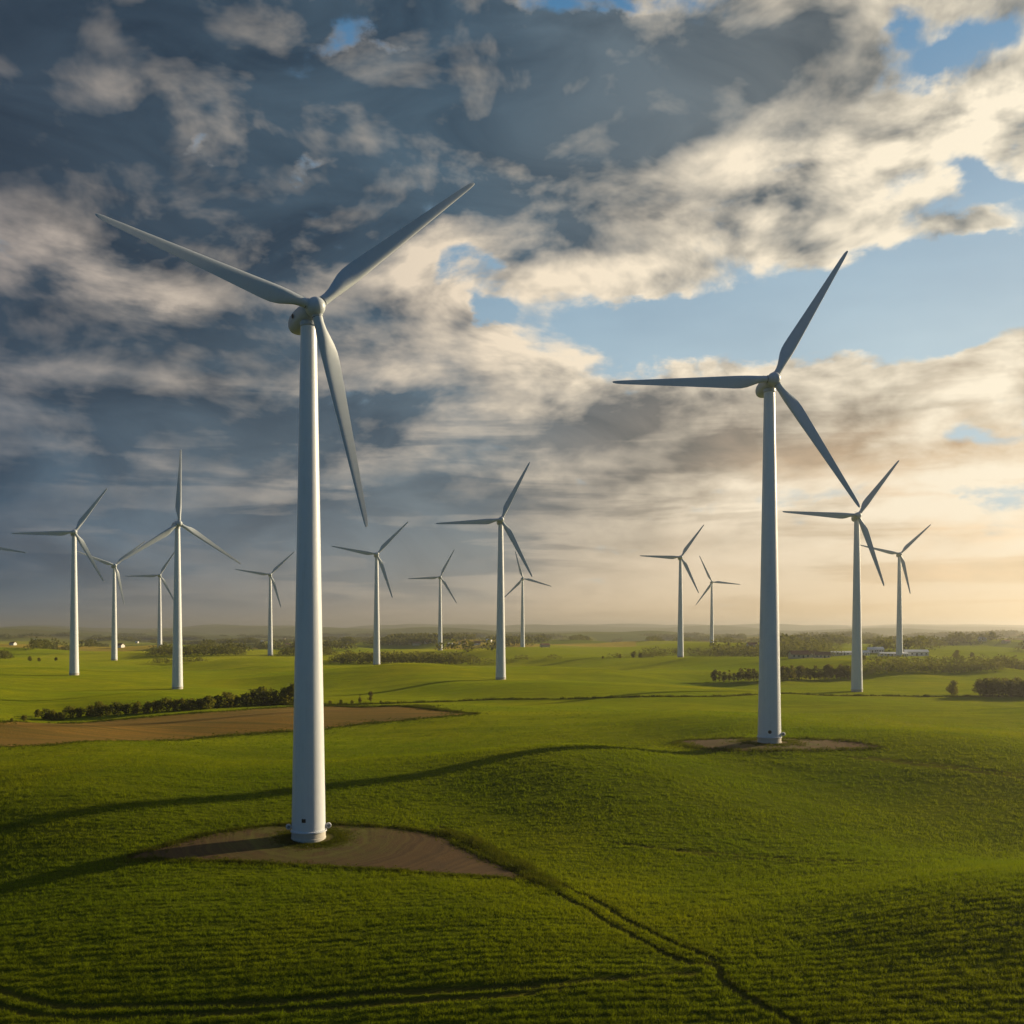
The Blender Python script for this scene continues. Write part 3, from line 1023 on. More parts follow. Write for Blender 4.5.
for rec in TURBINES:
    root, tower = build_turbine(rec)
    if rec[0] in ('T1', 'T2'):
        vx, vy = rec[1], rec[2]
        az0 = math.atan2(vx, vy)                 # the way the camera looks at this tower
        def rim(phi, r, zz):
            """point on the tower shell, phi = angle from the camera-facing side, positive to the right"""
            q = -az0 + R(phi)
            return Vector((math.sin(q) * r, -math.cos(q) * r, zz)), q
        if rec[0] == 'T1':
            p_, q = rim(-17, 2.50, 3.05)
            obj("hatch", ME_HATCH, tower, p_, (0, 0, q))
        else:
            p_, q = rim(2, 2.52, 2.45)
            obj("hatch", ME_PORT, tower, p_, (0, 0, q))
        for sgn in ((-1, 1) if rec[0] == 'T1' else (1,)):
            p_, q = rim(86 * sgn, 3.0, 1.86)
            obj("cable_drum", ME_DRUM, tower, p_, (0, 0, q - R(90) + (0 if sgn > 0 else 0)))


# ------------------------------------------------------------------ vegetation
def leaf_material(name, ca, cb, trans=.35, scale=.6, sat_rand=True):
    m_, b, out = new_mat(name)
    pos = b.node('ShaderNodeNewGeometry').outputs['Position']
    n = b.noise(pos, scale, 4, .65)
    n2 = b.noise(pos, scale * 6, 2, .6)
    c = b.mix(b.rng(n, .32, .68), ca, cb)
    c = b.mix(b.rng(n2, .35, .75, 0, .5), c, tuple(v * .6 for v in ca))
    if sat_rand:
        oi = b.node('ShaderNodeObjectInfo').outputs['Random']
        c = b.mix(b.m('MULTIPLY', oi, .45), c, tuple(v * w for v, w in zip(cb, (1.25, 1.0, .8))))
    dif = b.node('ShaderNodeBsdfDiffuse'); b.put(dif.inputs[0], c)
    tr = b.node('ShaderNodeBsdfTranslucent'); b.put(tr.inputs[0], b.mix(1.0, c, (1.5, 1.5, .55), 'MULTIPLY'))
    mx = b.node('ShaderNodeMixShader'); mx.inputs[0].default_value = trans
    b.put(mx.inputs[1], dif.outputs[0]); b.put(mx.inputs[2], tr.outputs[0])
    b.put(out.inputs[0], mx.outputs[0])
    return m_


M_SHRUB = leaf_material("shrub_leaves", (.085, .100, .020), (.160, .165, .034), .42)
M_TREE = leaf_material("tree_leaves", (.080, .088, .024), (.160, .156, .040), .42)
M_SPRING = leaf_material("sparse_leaves", (.075, .070, .030), (.120, .112, .042), .35)
M_WOOD = leaf_material("wood_leaves", (.080, .088, .028), (.155, .150, .048), .4, .12, False)
M_BARK = plain("bark", (86, 74, 60), .9, .1, .6)


def leaf_cards(rs, P, size, flat=.35):
    """one small pointed leaf-clump face per point"""
    n = len(P)
    d1 = rs.normal(size=(n, 3)); d1[:, 2] *= .8
    d1 /= np.linalg.norm(d1, axis=1)[:, None]
    d2 = rs.normal(size=(n, 3))
    d2 -= d1 * (d1 * d2).sum(1)[:, None]
    d2 /= np.linalg.norm(d2, axis=1)[:, None]
    s1 = (size * rs.uniform(.6, 1.3, n))[:, None]
    s2 = s1 * rs.uniform(.45, .9, n)[:, None]
    V = np.stack([P - d1 * s1 * .5, P + d2 * s2 * .5, P + d1 * s1 * .5, P - d2 * s2 * .5], 1).reshape(-1, 3)
    return V, np.arange(4 * n).reshape(n, 4)


def crown_points(rs, n, h, w, z0, lobes, lean=0):
    """points through an uneven crown built of several lobes"""
    cs, rr = [], []
    for k in range(lobes):
        t = rs.uniform(0, 1)
        a_ = rs.uniform(0, 6.28)
        prof = math.sin(math.pi * (.18 + .74 * t)) ** .8
        q = rs.uniform(.1, .62) * w * .5 * prof
        cs.append((q * math.cos(a_), q * math.sin(a_), z0 + (h - z0) * (.12 + .74 * t)))
        rr.append(rs.uniform(.22, .36) * w * (.55 + .6 * prof))
    cs = np.array(cs); rr = np.array(rr)
    k = rs.randint(0, lobes, n)
    d = rs.normal(size=(n, 3)); d /= np.linalg.norm(d, axis=1)[:, None]
    rad = rr[k] * rs.uniform(0.25, 1.0, n) ** .45
    P = cs[k] + d * rad[:, None] * np.array([1, 1, .85])
    P[:, 2] = np.clip(P[:, 2], z0 * .6, None)
    P *= h / max(P[:, 2].max(), .1)
    return P


def trunk_mesh(rs, h, r0, limbs):
    parts = []
    def tube(p0, p1, ra, rb, seg=7):
        p0, p1 = np.array(p0, float), np.array(p1, float)
        d = p1 - p0; d /= np.linalg.norm(d)
        u = np.cross(d, (0.3, .9, .1)); u /= np.linalg.norm(u); v = np.cross(d, u)
        a_ = np.linspace(0, 6.283, seg, endpoint=False)
        c, s = np.cos(a_)[:, None], np.sin(a_)[:, None]
        V = np.concatenate([p0 + ra * (c * u + s * v), p1 + rb * (c * u + s * v)])
        i = np.arange(seg); j = (i + 1) % seg
        parts.append((V, [np.stack([i, j, seg + j, seg + i], 1)], 0))
    m = (rs.normal(0, .03) * h, rs.normal(0, .03) * h, h * .42)
    tube((0, 0, -.4), m, r0, r0 * .7)
    tube(m, (m[0] * 1.6, m[1] * 1.6, h * .86), r0 * .7, r0 * .18)
    for k in range(limbs):
        a_ = rs.uniform(0, 6.28); t = rs.uniform(.28, .68)
        st = (m[0] * t * 2, m[1] * t * 2, h * t)
        q = h * rs.uniform(.14, .26)
        tube(st, (st[0] + q * math.cos(a_), st[1] + q * math.sin(a_), st[2] + q * rs.uniform(.5, 1.1)), r0 * .38, r0 * .08, 5)
    return merge(parts)


def tree_kind(seed, h, w, z0, lobes, n, leaf, mat, r0=.16, limbs=5):
    rs = np.random.RandomState(seed)
    V, F_ = leaf_cards(rs, crown_points(rs, n, h, w, z0, lobes), leaf)
    cm = mesh_from("crown", V, F_, (mat,))
    V, F_, mi = trunk_mesh(rs, h, r0, limbs)
    tm = mesh_from("trunk", V, F_, (M_BARK,), smooth=True)
    return cm, tm


def plant(name, kind, loc, s, rz, label, cat, group=None, sz=None):
    root = tag(obj(name, None, loc=loc, rot=(0, 0, rz)), label, cat, group)
    root.scale = (s, s, sz or s)
    obj("trunk", kind[1], root)
    obj("crown", kind[0], root)
    return root


SHRUBS = [tree_kind(20 + k, 1.0, 1.0 + .13 * k, .02, 9, 650, .15, M_SHRUB, .035, 4) for k in range(5)]
TREES = [tree_kind(40 + k, 1.0, .46 + .05 * k, .06, 13, 800, .095, M_TREE, .022, 6) for k in range(6)]
SPRINGS = [tree_kind(60 + k, 1.0, .44 + .05 * k, .05, 13, 420, .085, M_SPRING, .022, 8) for k in range(4)]
ROUND = [tree_kind(80 + k, 1.0, .85 + .06 * k, .04, 13, 900, .105, M_TREE, .030, 6) for k in range(4)]

ORD = ["first", "second", "third", "fourth", "fifth", "sixth", "seventh", "eighth", "ninth", "tenth", "eleventh", "twelfth", "thirteenth",
       "fourteenth", "fifteenth", "sixteenth", "seventeenth", "eighteenth", "nineteenth", "twentieth", "twenty-first", "twenty-second",
       "twenty-third", "twenty-fourth", "twenty-fifth", "twenty-sixth", "twenty-seventh", "twenty-eighth", "twenty-ninth", "thirtieth",
       "thirty-first", "thirty-second", "thirty-third", "thirty-fourth", "thirty-fifth", "thirty-sixth"]
rv = np.random.RandomState(5)


def px_h(px_tall, y):
    return px_tall * y / FOC


# hedge of shrubs along the far edge of the bare field
HEDGE = [(38, 718, 10), (46, 720, 14), (53, 721, 12), (61, 721, 9), (70, 719, 15), (80, 718, 13), (90, 717, 13), (98, 717, 15), (107, 716, 12), (116, 716, 15),
         (126, 715, 12), (136, 714.5, 15), (147, 714, 14), (157, 713, 15), (166, 712.5, 14), (175, 712, 16), (184, 711.5, 14), (192, 711, 16), (200, 710.5, 15),
         (209, 710, 15), (218, 709, 16), (227, 708.5, 17), (236, 708, 16), (246, 707.5, 13), (254, 707, 18), (263, 706.5, 20), (273, 706, 21), (284, 705.5, 22), (294, 705, 21)]
for i, (px, py, hp) in enumerate(HEDGE):
    p = ground_at(px, py - 1)
    h = px_h(hp * .88, p[1]) * rv.uniform(.85, 1.15)
    lab = "%s bushy green shrub from the left in the hedge along the bare brown field" % ORD[i]
    plant("hedge_shrub", SHRUBS[i % 5], p - [0, 0, .1], h, rv.uniform(0, 6.28), lab, "shrub", "shrubs of the hedge beside the bare field")
# low scrub where the hedge thins out
for i, (px, py, hp, lab) in enumerate([(12, 722, 4, "low scrubby bush at the hedge's left end, nearest the picture edge"), (24, 721, 6, "small dark bush between the low edge scrub and the hedge's first shrub"),
                                       (330, 704, 3.5, "low bush just right of the tallest tower, left end of the scrub"), (341, 703.5, 4, "low bush beside the thin sapling by the bare field"),
                                       (352, 703.5, 3.5, "tiny bush at the foot of the thinner sapling"), (381, 703.5, 3, "low bush just right of the two saplings")]):
    p = ground_at(px, py)
    plant("scrub_bush", SHRUBS[(i + 2) % 5], p, px_h(hp, p[1]), rv.uniform(0, 6), lab, "shrub", "low scrub at the ends of the hedge")
for px, py, hp, s, lab in ((360, 704, 9, 0, "thin small sapling at the bare field corner, the shorter of two"), (371, 703, 12, 1, "taller thin brownish sapling at the bare field corner")):
    p = ground_at(px, py)
    plant("sapling", SPRINGS[s], p, px_h(hp, p[1]), 1.0 + s, lab, "tree", "pair of saplings beside the bare field")

# belt of trees behind the second tallest turbine
belt = []
for k in range(34):
    t = k / 33.0
    px = 712.5 + t * 136
    belt.append((px + rv.uniform(-1.2, 1.2), 682.2 - 3.2 * t + rv.uniform(-.5, .5), rv.uniform(11, 15.5) if px > 762 else rv.uniform(9, 14)))
for i, (px, py, hp) in enumerate(belt):
    p = ground_at(px, py)
    h = px_h(hp, p[1])
    kd = SPRINGS[i % 4] if (px < 765 and i % 3) else TREES[i % 6]
    lab = "%s slender tree from the left in the belt behind the second tallest turbine" % ORD[i]
    plant("belt_tree", kd, p - [0, 0, .1], h, rv.uniform(0, 6.28), lab, "tree", "slender trees of the belt")
# clump at the right edge and the lone tree
for i in range(12):
    px = 980 + i * 6.2
    p = ground_at(px, 695.5 + (i % 2) * 1.2)
    h = px_h((17, 19, 18, 19.5, 18, 17, 18.5, 17, 18, 19, 17, 18)[i], p[1])
    lab = "%s round dark tree from the left in the dense clump at the right edge" % ORD[i]
    plant("clump_tree", ROUND[i % 4], p - [0, 0, .1], h, rv.uniform(0, 6.28), lab, "tree", "dark trees of the right-hand clump")
p = ground_at(953.5, 695)
plant("lone_tree", ROUND[1], p, px_h(14.5, p[1]), 2.0, "small round tree standing alone in the field left of the right-edge clump", "tree")
# scattered trees at the far edge of the central field
far_row = [(603, 658.8, 3), (620, 658.2, 4.5), (634, 657.6, 6.5), (640.5, 657.8, 5.5), (649, 657.2, 4)]
for i, (px, py, hp) in enumerate(sorted(far_row)):
    p = ground_at(px, py)
    lab = "%s small tree from the left in the loose clump right of the central turbine" % ORD[i]
    plant("field_tree", ROUND[i % 4], p, px_h(hp, p[1]), i * 1.3, lab, "tree", "loose row of small trees at the field's far edge")
for px, py, hp, lab in ((957, 659, 9, "rounded tree standing out above the far right wood"), (864, 661, 6, "small rounded tree behind the mid-sized right turbine's wood"),
                        (972, 658, 6, "small rounded tree right of the one above the far right wood"), (30, 661, 5, "lone small tree near the left edge at the far side of the field"),
                        (39, 661.5, 4, "smaller of two lone trees near the left edge at the field's far side"), (56, 661, 4, "small bush-like tree beside the pink cloud turbine's tower")):
    p = ground_at(px, py)
    plant("distant_tree", ROUND[int(px) % 4], p, px_h(hp, p[1]), px, lab, "tree")


# woods that read as one mass
def wood(name, strips, label, seed, leaf=1.5, per=46):
    rs = np.random.RandomState(seed)
    Vs, Fs, off = [], [], 0
    for (px0, px1, py0, py1, depth, hmin, hmax, sp) in strips:
        a_, b_ = ground_at(px0, py0)[:2], ground_at(px1, py1)[:2]
        n_l = max(2, int(np.linalg.norm(b_ - a_) / sp)); n_d = max(1, int(depth / sp))
        for d in range(n_d):
            for k in range(n_l + 1):
                t = k / n_l
                q = a_ + (b_ - a_) * t
                q = q * (1 + (d * sp) / np.linalg.norm(q)) + rs.normal(0, sp * .28, 2)
                endf = min(1, .55 + 4 * min(t, 1 - t))
                h = rs.uniform(hmin, hmax) * endf
                w = sp * rs.uniform(1.1, 1.7)
                n = per if d < 2 else per // 2
                dd = rs.normal(size=(n, 3)); dd /= np.linalg.norm(dd, axis=1)[:, None]
                rr_ = rs.uniform(.5, 1, n)[:, None]
                P = dd * rr_ * [w * .5, w * .5, h * .5]
                P[:, 2] += h * .52
                P += [q[0], q[1], float(land(q[0], q[1]))]
                V, F_ = leaf_cards(rs, P, leaf * h / 9)
                Vs.append(V); Fs.append(F_ + off); off += len(V)
    me = mesh_from(name, np.concatenate(Vs), np.concatenate(Fs), (M_WOOD,))
    return tag(obj(name, me), label, "wood", kind='stuff')


wood("woodland", [(332, 476, 664.5, 665, 60, 7.5, 10, 4.2), (474, 512, 665, 663.5, 14, 3.5, 5.5, 3.5), (152, 206, 664, 662, 20, 4, 5.5, 4), (514, 530, 661, 660.5, 20, 3, 5, 3.4), (545, 560, 660, 659.5, 18, 2.5, 4, 3.2), (606, 628, 659, 658.4, 16, 2.5, 4.5, 3.4), (640, 664, 658, 657, 26, 3, 5, 3.6)], "dark wood at the field's far edge behind the turbine right of the tallest", 1)
wood("woodland", [(862, 1004, 676.5, 671.5, 36, 4.6, 7.2, 3.6), (846, 868, 678.5, 676.5, 14, 5, 7, 3.6)], "dark hedge-like wood behind the mid-sized right turbine", 2)
wood("woodland", [(992, 1070, 668, 668, 40, 6, 9, 4.5)], "hazy wood at the right edge behind the dark clump", 3)
wood("woodland", [(702, 838, 656.5, 656.5, 90, 8, 11, 5.5), (640, 706, 655, 655, 20, 5, 8, 5)], "long hazy wood behind the second tallest tower", 4)
wood("woodland", [(150, 244, 656.5, 656, 80, 7, 10, 5), (280, 335, 656, 656, 60, 7, 9.5, 5), (-30, 10, 660, 659, 30, 6, 9, 5)], "dark far woods on the left between the distant turbine towers", 5)
_rs = np.random.RandomState(31)
strips = []
for k in range(120):
    py = 635.0 + 17 * _rs.uniform(0, 1) ** 1.3
    px = _rs.uniform(-60, 1080)
    ln = _rs.uniform(14, 90) * (1.0 if py < 645 else .7)
    strips.append((px, px + ln, py, py + _rs.uniform(-.4, .4), _rs.uniform(10, 40) * (660 - py) / 12, 8, 13, 7.5))
wood("distant_woodland", strips, "thin dark strips of far woodland across the hazy plain", 6, 2.6, 26)


# ------------------------------------------------------------------ crop, verges
def vnoise(x, y, seed):
    rs = np.random.RandomState(seed); T_ = rs.uniform(0, 1, (256, 256))
    xi, yi = np.floor(x).astype(int), np.floor(y).astype(int)
    fx_, fy_ = x - xi, y - yi
    fx_ = fx_ * fx_ * (3 - 2 * fx_); fy_ = fy_ * fy_ * (3 - 2 * fy_)
    g = lambda a_, b_: T_[a_ % 256, b_ % 256]
    return (g(xi, yi) * (1 - fx_) + g(xi + 1, yi) * fx_) * (1 - fy_) + (g(xi, yi + 1) * (1 - fx_) + g(xi + 1, yi + 1) * fx_) * fy_


def tuft_mesh(rs, X, Y, Z, hgt, wid, blades):
    """triangular blades fanned out from each point"""
    n = len(X)
    N = n * blades
    k = np.repeat(np.arange(n), blades)
    a_ = rs.uniform(0, 6.283, N)
    off = np.sqrt(rs.uniform(0, 1, N)) * wid[k] * .5
    a2 = rs.uniform(0, 6.283, N)
    bx = X[k] + off * np.cos(a2); by = Y[k] + off * np.sin(a2); bz = Z[k] - .03
    h = hgt[k] * rs.uniform(.6, 1.15, N)
    lean = h * rs.uniform(.15, .75, N)
    bw = wid[k] * rs.uniform(.10, .20, N)
    px_, py_ = -np.sin(a_) * bw * .5, np.cos(a_) * bw * .5
    V = np.empty((N, 3, 3), np.float32)
    V[:, 0] = np.stack([bx - px_, by - py_, bz], 1)
    V[:, 1] = np.stack([bx + px_, by + py_, bz], 1)
    V[:, 2] = np.stack([bx + lean * np.cos(a_), by + lean * np.sin(a_), bz + h], 1)
    return V.reshape(-1, 3), np.arange(3 * N).reshape(N, 3)


def tuft_material(name, gain, base=None):
    m_, b, out = new_mat(name)
    pos = b.node('ShaderNodeNewGeometry').outputs['Position']
    c = crop_colours(b, pos) if base is None else b.mix(b.rng(b.noise(pos, .3, 4, .6), .3, .7), base[0], base[1])
    n2 = b.noise(pos, 1.7, 3, .6)
    c = b.mix(b.rng(n2, .3, .7, 0, .4), c, b.mix(1.0, c, (.55, .6, .5), 'MULTIPLY'))
    c = b.mix(1.0, c, (gain, gain, gain), 'MULTIPLY')
    dif = b.node('ShaderNodeBsdfDiffuse'); b.put(dif.inputs[0], c)
    tr = b.node('ShaderNodeBsdfTranslucent'); b.put(tr.inputs[0], b.mix(1.0, c, (1.46, 1.38, .36), 'MULTIPLY'))
    mx = b.node('ShaderNodeMixShader'); mx.inputs[0].default_value = .5
    b.put(mx.inputs[1], dif.outputs[0]); b.put(mx.inputs[2], tr.outputs[0])
    b.put(out.inputs[0], mx.outputs[0])
    return m_


M_TUFT = tuft_material("crop_blades", 1.9)
M_VERGE = tuft_material("verge_blades", 1.0, ((.050, .070, .008), (.085, .092, .014)))

rg = np.random.RandomState(77)
NT = 520000
v = rg.uniform(68.0, 420.0, NT)                     # spread so that the cover stays even as it recedes
rr_ = EYE * FOC / v
keep = rr_ < 250 + 120 * rg.uniform(0, 1, NT)
Yt = rr_[keep] * rg.uniform(.99, 1.01, keep.sum())
Xt = rg.uniform(-.60, .60, len(Yt)) * Yt
drill = (Yt + .07 * Xt + 1.2 * vnoise(Xt * .03 + 40, Yt * .05 + 40, 12)) / 1.3
drill = .5 + .5 * np.sin(6.2832 * drill)
rown = .27 * drill * (1 - ss(130, 240, Yt) * .6) + .46 * vnoise(Xt * 1.1 + 9, Yt * 1.7 + 5, 4) + .27 * vnoise(Xt * .12 + 50, Yt * .4 + 50, 3)
rown += .08 * ss(130, 240, Yt)
k_ = rg.uniform(0, 1, len(Yt)) < np.clip(2.6 * (rown - .27), .03, 1)
k_ &= ~(inside(PAD1, Xt, Yt) | inside(PAD2, Xt, Yt) | inside(BARE, Xt, Yt))
for P, w_ in zip(TRACKS, TRACK_W):
    k_ &= dist_line(P, Xt, Yt, 2.0) > w_ * 1.15
Xt, Yt, rown = Xt[k_], Yt[k_], rown[k_]
sc_ = (Yt / 95.0) ** .6
V, F_ = tuft_mesh(rg, Xt, Yt, land(Xt, Yt), (.14 + .42 * rown) * sc_ ** .35, (.24 + .12 * rown) * sc_, 5)
tag(obj("crop_grass", mesh_from("crop_grass", V, F_, (M_TUFT,))), "young green cereal crop covering the rolling fields", "crop", kind='stuff')

# rough grass along the pad, the tracks and round the tower foot
VX, VY, VH = [], [], []


def along(P, n, spread, h, closed=False):
    Q = np.concatenate([P, P[:1]]) if closed else P
    L_ = np.concatenate([[0], np.cumsum(np.linalg.norm(np.diff(Q, axis=0), axis=1))])
    s_ = rg.uniform(0, L_[-1], n)
    x = np.interp(s_, L_, Q[:, 0]) + rg.normal(0, spread, n); y = np.interp(s_, L_, Q[:, 1]) + rg.normal(0, spread * .8, n)
    VX.append(x); VY.append(y); VH.append(h * rg.uniform(.6, 1.3, n) * (.4 + 1.2 * vnoise(x * .4 + 20, y * .4 + 20, 8)))


along(PAD1, 3600, .35, .42, True)
along(PAD1, 2600, 1.1, .22, True)
along(PAD2, 1200, .6, .5, True)
along(PAD2, 1000, 1.8, .3, True)
for P in TRACKS[:2]:
    along(P + [.75, 0], 700, .16, .30)
along(densify(poly_world([(446, 833), (474, 844), (502, 858), (536, 877), (556, 892)]), 1), 2600, .8, .75)
n = 2600
aa = rg.uniform(0, 6.283, n); q = 2.7 + np.abs(rg.normal(0, 1.5, n))
VX.append(TURBINES[0][1] + q * np.cos(aa) * 1.25 + .6); VY.append(TURBINES[0][2] + q * np.sin(aa)); VH.append(np.clip(.42 - .05 * q, .08, 1) * rg.uniform(.6, 1.2, n))
n = 700
aa = rg.uniform(0, 6.283, n); q = 2.8 + np.abs(rg.normal(0, 1.5, n))
VX.append(TURBINES[1][1] + q * np.cos(aa) * 1.5); VY.append(TURBINES[1][2] + q * np.sin(aa)); VH.append(.35 * rg.uniform(.6, 1.2, n))
for P, h in zip(FIELD_LINES, (.75, .6)):
    along(P, 2600, .5, h)
along(BARE, 3000, .9, .45, True)
along(BARE, 3500, 3.2, .35, True)
VX, VY, VH = map(np.concatenate, (VX, VY, VH))
far_ = (VY / 140.0) ** .7
V, F_ = tuft_mesh(rg, VX, VY, land(VX, VY) + .02, VH, .5 * far_, 7)
tag(obj("verge_grass", mesh_from("verge_grass", V, F_, (M_VERGE,))), "rough grass along the gravel pads, field edges and wheel tracks", "grass", kind='stuff')


# ------------------------------------------------------------------ farm, village, masts
M_WHITE = plain("white_render", (236, 234, 228), .7, .2, .2)
M_CREAM = plain("cream_render", (214, 200, 170), .8, .2, .2)
M_ROOFG = plain("pale_sheet_roof", (208, 210, 212), .45, .4, .2)
M_ROOFR = plain("brown_tile_roof", (112, 78, 62), .8, .2, .3)
M_GLASS = plain("dark_window", (44, 50, 58), .2, .5, .1)


def house_kind(lx, ly, hw, hr, wall, roof, n_win, over=.35):
    """gabled block: wall, roof, openings in local metres, long side towards -Y"""
    x, y = lx / 2, ly / 2
    V = np.array([(-x, -y, -1), (x, -y, -1), (x, y, -1), (-x, y, -1), (-x, -y, hw), (x, -y, hw), (x, y, hw), (-x, y, hw), (-x, 0, hw + hr), (x, 0, hw + hr)], float)
    Fw = [np.array([(0, 1, 5, 4), (2, 3, 7, 6), (1, 2, 6, 5), (3, 0, 4, 7)]), np.array([(5, 6, 9), (7, 4, 8)])]
    wm = mesh_from("wall", V, Fw, (wall,))
    xo, yo, t = x + over, y + over, .22
    dz = hr * over / y
    prof = [(-yo, hw - dz), (0, hw + hr), (yo, hw - dz)]
    rv_ = [(sx * xo, py_, pz + up) for up in (.03, .03 + t) for sx in (-1, 1) for py_, pz in prof]
    rf = np.array([(0, 3, 4, 1), (1, 4, 5, 2), (6, 7, 10, 9), (7, 8, 11, 10), (0, 1, 7, 6), (1, 2, 8, 7), (3, 9, 10, 4), (4, 10, 11, 5), (0, 6, 9, 3), (2, 5, 11, 8)])
    rm = mesh_from("roof", np.array(rv_), rf, (roof,)); fix_normals(rm); fix_normals(wm)
    ops = []
    for k in range(n_win):
        cx = -x + lx * (k + .5) / n_win
        dr = k == n_win // 2
        ops.append(("door" if dr else "window", (cx, -y - .03, 1.05 if dr else 1.55), (1.1 if dr else 1.2, .08, 2.1 if dr else 1.1)))
    return wm, rm, ops


ME_WIN = {}


def place_house(name, kind, loc, rz, label, cat, group, s=1.0, detail=True):
    wm, rm, ops = kind
    root = tag(obj(name, None, loc=loc, rot=(0, 0, rz)), label, cat, group)
    root.scale = (s, s, s)
    wl = obj("wall", wm, root); obj("roof", rm, root)
    if detail:
        for nm, c, sz in ops:
            key = (nm, sz)
            if key not in ME_WIN: ME_WIN[key] = rounded_box(nm, *sz, .02, M_GLASS)
            obj(nm, ME_WIN[key], root, c)
    return root


BARN = house_kind(17, 8, 3.0, 1.5, M_WHITE, M_ROOFG, 5)
LONG = house_kind(20, 7, 2.4, 1.2, M_WHITE, M_ROOFG, 6)
SMALL = house_kind(8, 6.5, 2.9, 2.0, M_WHITE, M_ROOFG, 3)
BROWN = house_kind(12, 7, 2.6, 2.2, M_CREAM, M_ROOFR, 4)
COTT = house_kind(10, 7.5, 3.0, 2.6, M_WHITE, M_ROOFR, 3)
for name, kd, px, py, rz, s, lab, cat in (
    ("farm_building", LONG, 841, 655.2, .15, .9, "long low white farm building left of the mid-sized right turbine's tower", "building"),
    ("farm_building", SMALL, 865, 655.4, .0, .8, "small white outbuilding just right of the mid-sized right turbine's tower", "building"),
    ("farm_building", SMALL, 872, 652.6, -.2, .9, "left one of two small white buildings standing behind the farm row", "building"),
    ("farm_building", SMALL, 878.5, 652.4, .1, .9, "right one of two small white buildings standing behind the farm row", "building"),
    ("farm_building", LONG, 889, 656.0, .05, .8, "low white shed left of the farthest right turbine's foot", "building"),
    ("farm_building", BARN, 915.5, 655.8, -.12, 1.05, "large white barn with pale roof right of the farthest right turbine's foot", "building"),
    ("farm_building", SMALL, 903.5, 656.3, .3, .7, "small white shed touching the farthest right turbine's foot", "building"),
    ("farmhouse", COTT, 811, 657.0, .2, 1.0, "white house with brown roof right of the second tallest tower", "house"),
    ("farm_building", BROWN, 822, 658.0, -.1, 1.0, "brown roofed shed right of the white house near the second tallest tower", "building"),
    ("farm_building", BROWN, 799, 658.3, .1, 1.0, "brown roofed shed left of the white house near the second tallest tower", "building"),
):
    p = ground_at(px, py)
    place_house(name, kd, p, rz, lab, cat, "farm buildings beyond the wood", s)
VILL = [(13, 645.0, "lone white house near the left picture edge"), (36, 641, "pale house in the trees between the left edge and the pink cloud turbine"),
        (43, 646, "pale house below the others left of the pink cloud turbine"), (120, 647.5, "white house just right of the distant turbine left of the upright-blade one"),
        (137, 643, "pale house between the two far turbines left of the upright-blade tower"), (217, 640, "left one of a pair of pale houses right of the upright-blade turbine"),
        (238, 639.5, "pale large house in the far village right of the upright-blade turbine"), (262, 643, "pale house left of the turbine beside the tallest tower"),
        (284, 639.5, "pale house between the turbine beside the tallest tower and that tower"), (288, 646, "white house at the wood's left end next to the tallest tower"),
        (345, 647, "pale house right of the tallest tower at the wood's left end"), (357, 641, "pale house right of the two lattice masts"),
        (392, 644, "pale house right of the turbine beside the tallest tower's right side"), (404, 643, "second pale house from that turbine towards the hazy small turbine"),
        (417, 645, "white house among hazy trees left of the hazy small turbine"), (428, 643.5, "pale house touching the hazy small turbine's tower on the left"),
        (450, 646, "pale house just right of the hazy small turbine"), (462, 644, "cream house between the hazy small turbine and the central turbine"),
        (477, 645, "white house left of the central turbine's tower"), (489, 642, "pale house nearest the central turbine's left side, farther away"),
        (545, 647, "pale house right of the tiny turbine behind the central one"), (752, 648, "pale house in front of the long hazy wood"),
        (982, 641, "pale house in the haze near the right edge"), (1006, 643, "pale house nearest the right picture edge")]
for i, (px, py, lab) in enumerate(VILL):
    p = ground_at(px, py)
    place_house("village_house", (COTT, SMALL, BROWN)[i % 3], p, _rs.uniform(-.5, .5), lab, "house", "houses of the far villages", _rs.uniform(.8, 1.15), detail=False)


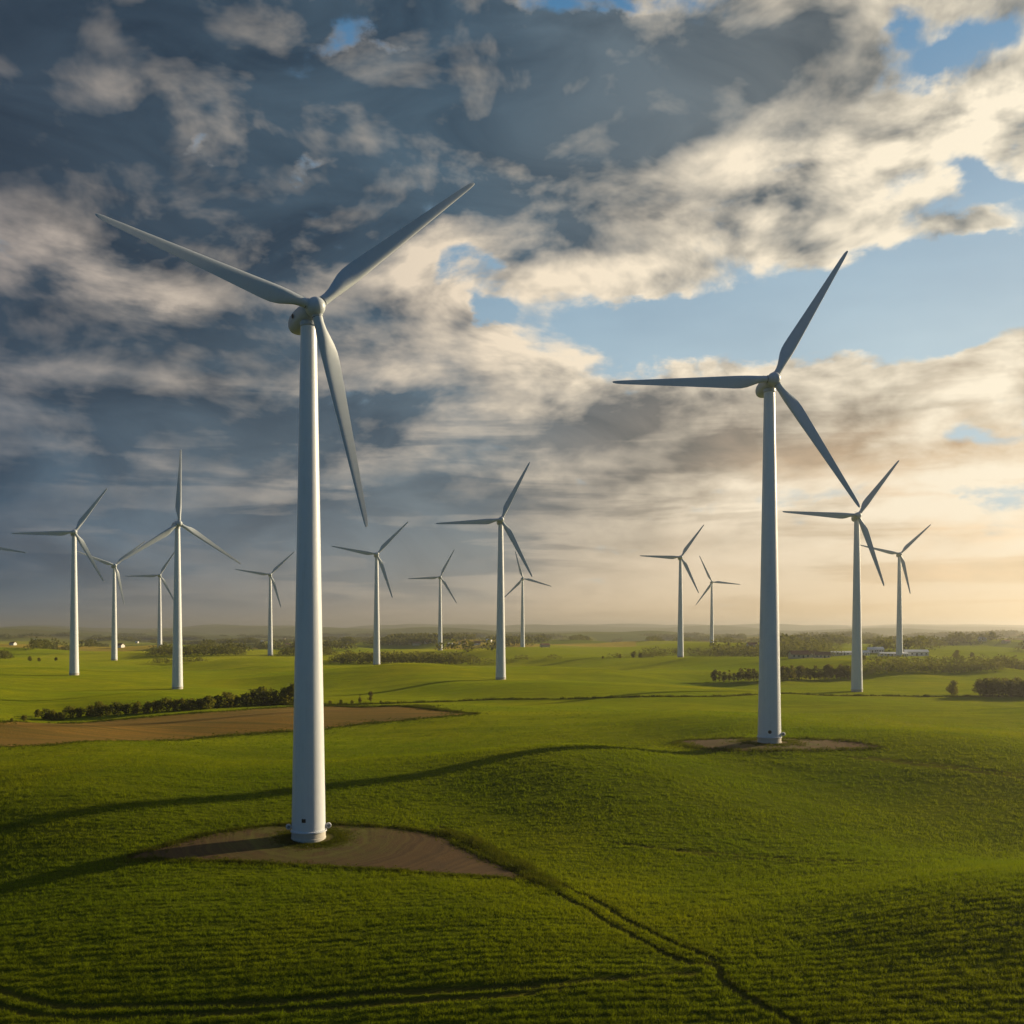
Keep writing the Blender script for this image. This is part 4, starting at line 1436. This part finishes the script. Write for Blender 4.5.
def mast_mesh(h, w):
    parts = []
    def bar(p, q, r):
        p, q = np.array(p, float), np.array(q, float); d = q - p; d /= np.linalg.norm(d)
        u = np.cross(d, (.2, .3, .93)); u /= np.linalg.norm(u); v_ = np.cross(d, u)
        V = np.array([e + r * (a_ * u + b_ * v_) for e in (p, q) for a_, b_ in ((-1, -1), (1, -1), (1, 1), (-1, 1))])
        parts.append((V, [np.array([(0, 1, 5, 4), (1, 2, 6, 5), (2, 3, 7, 6), (3, 0, 4, 7), (0, 3, 2, 1), (4, 5, 6, 7)])], 0))
    cs = ((-1, -1), (1, -1), (1, 1), (-1, 1))
    n = 8
    for k in range(n):
        z0, z1 = h * k / n, h * (k + 1) / n
        w0, w1 = w * (1 - .7 * k / n), w * (1 - .7 * (k + 1) / n)
        for i in range(4):
            a_, b_ = cs[i], cs[(i + 1) % 4]
            bar((a_[0] * w0, a_[1] * w0, z0), (a_[0] * w1, a_[1] * w1, z1), .14)
            bar((a_[0] * w0, a_[1] * w0, z0), (b_[0] * w1, b_[1] * w1, z1), .09)
    bar((-w * 1.2, 0, h * .86), (w * 1.2, 0, h * .86), .16)
    bar((0, 0, h), (0, 0, h * 1.12), .1)
    V, F_, mi = merge(parts)
    return mesh_from("lattice_mast", V, F_, (M_GREY,))


MEM = mast_mesh(22, 2.0)
for px, py, lab in ((338.5, 633.5, "left one of two thin lattice masts on the horizon right of the tallest tower"), (343.5, 633.5, "right one of two thin lattice masts on the horizon right of the tallest tower")):
    p = ground_at(px, 641.5)
    tag(obj("lattice_mast", MEM, loc=p), lab, "mast", "pair of lattice masts")

# ------------------------------------------------------------------ the air
hx0, hx1, hy0, hy1, hz0, hz1 = -13500, 13500, -420, 14800, -60, 135
bpy_v, bpy_f = box_v((hx0 + hx1) / 2, (hy0 + hy1) / 2, (hz0 + hz1) / 2, hx1 - hx0, hy1 - hy0, hz1 - hz0)
mh = bpy.data.materials.new("hazy_air"); mh.use_nodes = True; mh.node_tree.nodes.clear()
b = NB(mh.node_tree)
out = b.node('ShaderNodeOutputMaterial')
vol = b.node('ShaderNodeVolumePrincipled')
vol.inputs['Color'].default_value = (.65, .65, .65, 1)
vol.inputs['Density'].default_value = .00013
vol.inputs['Anisotropy'].default_value = .72
b.put(out.inputs['Volume'], vol.outputs[0])
hz = tag(obj("haze", mesh_from("haze", bpy_v, bpy_f, (mh,))), "thin golden haze lying over the whole plain", "haze", kind='stuff')
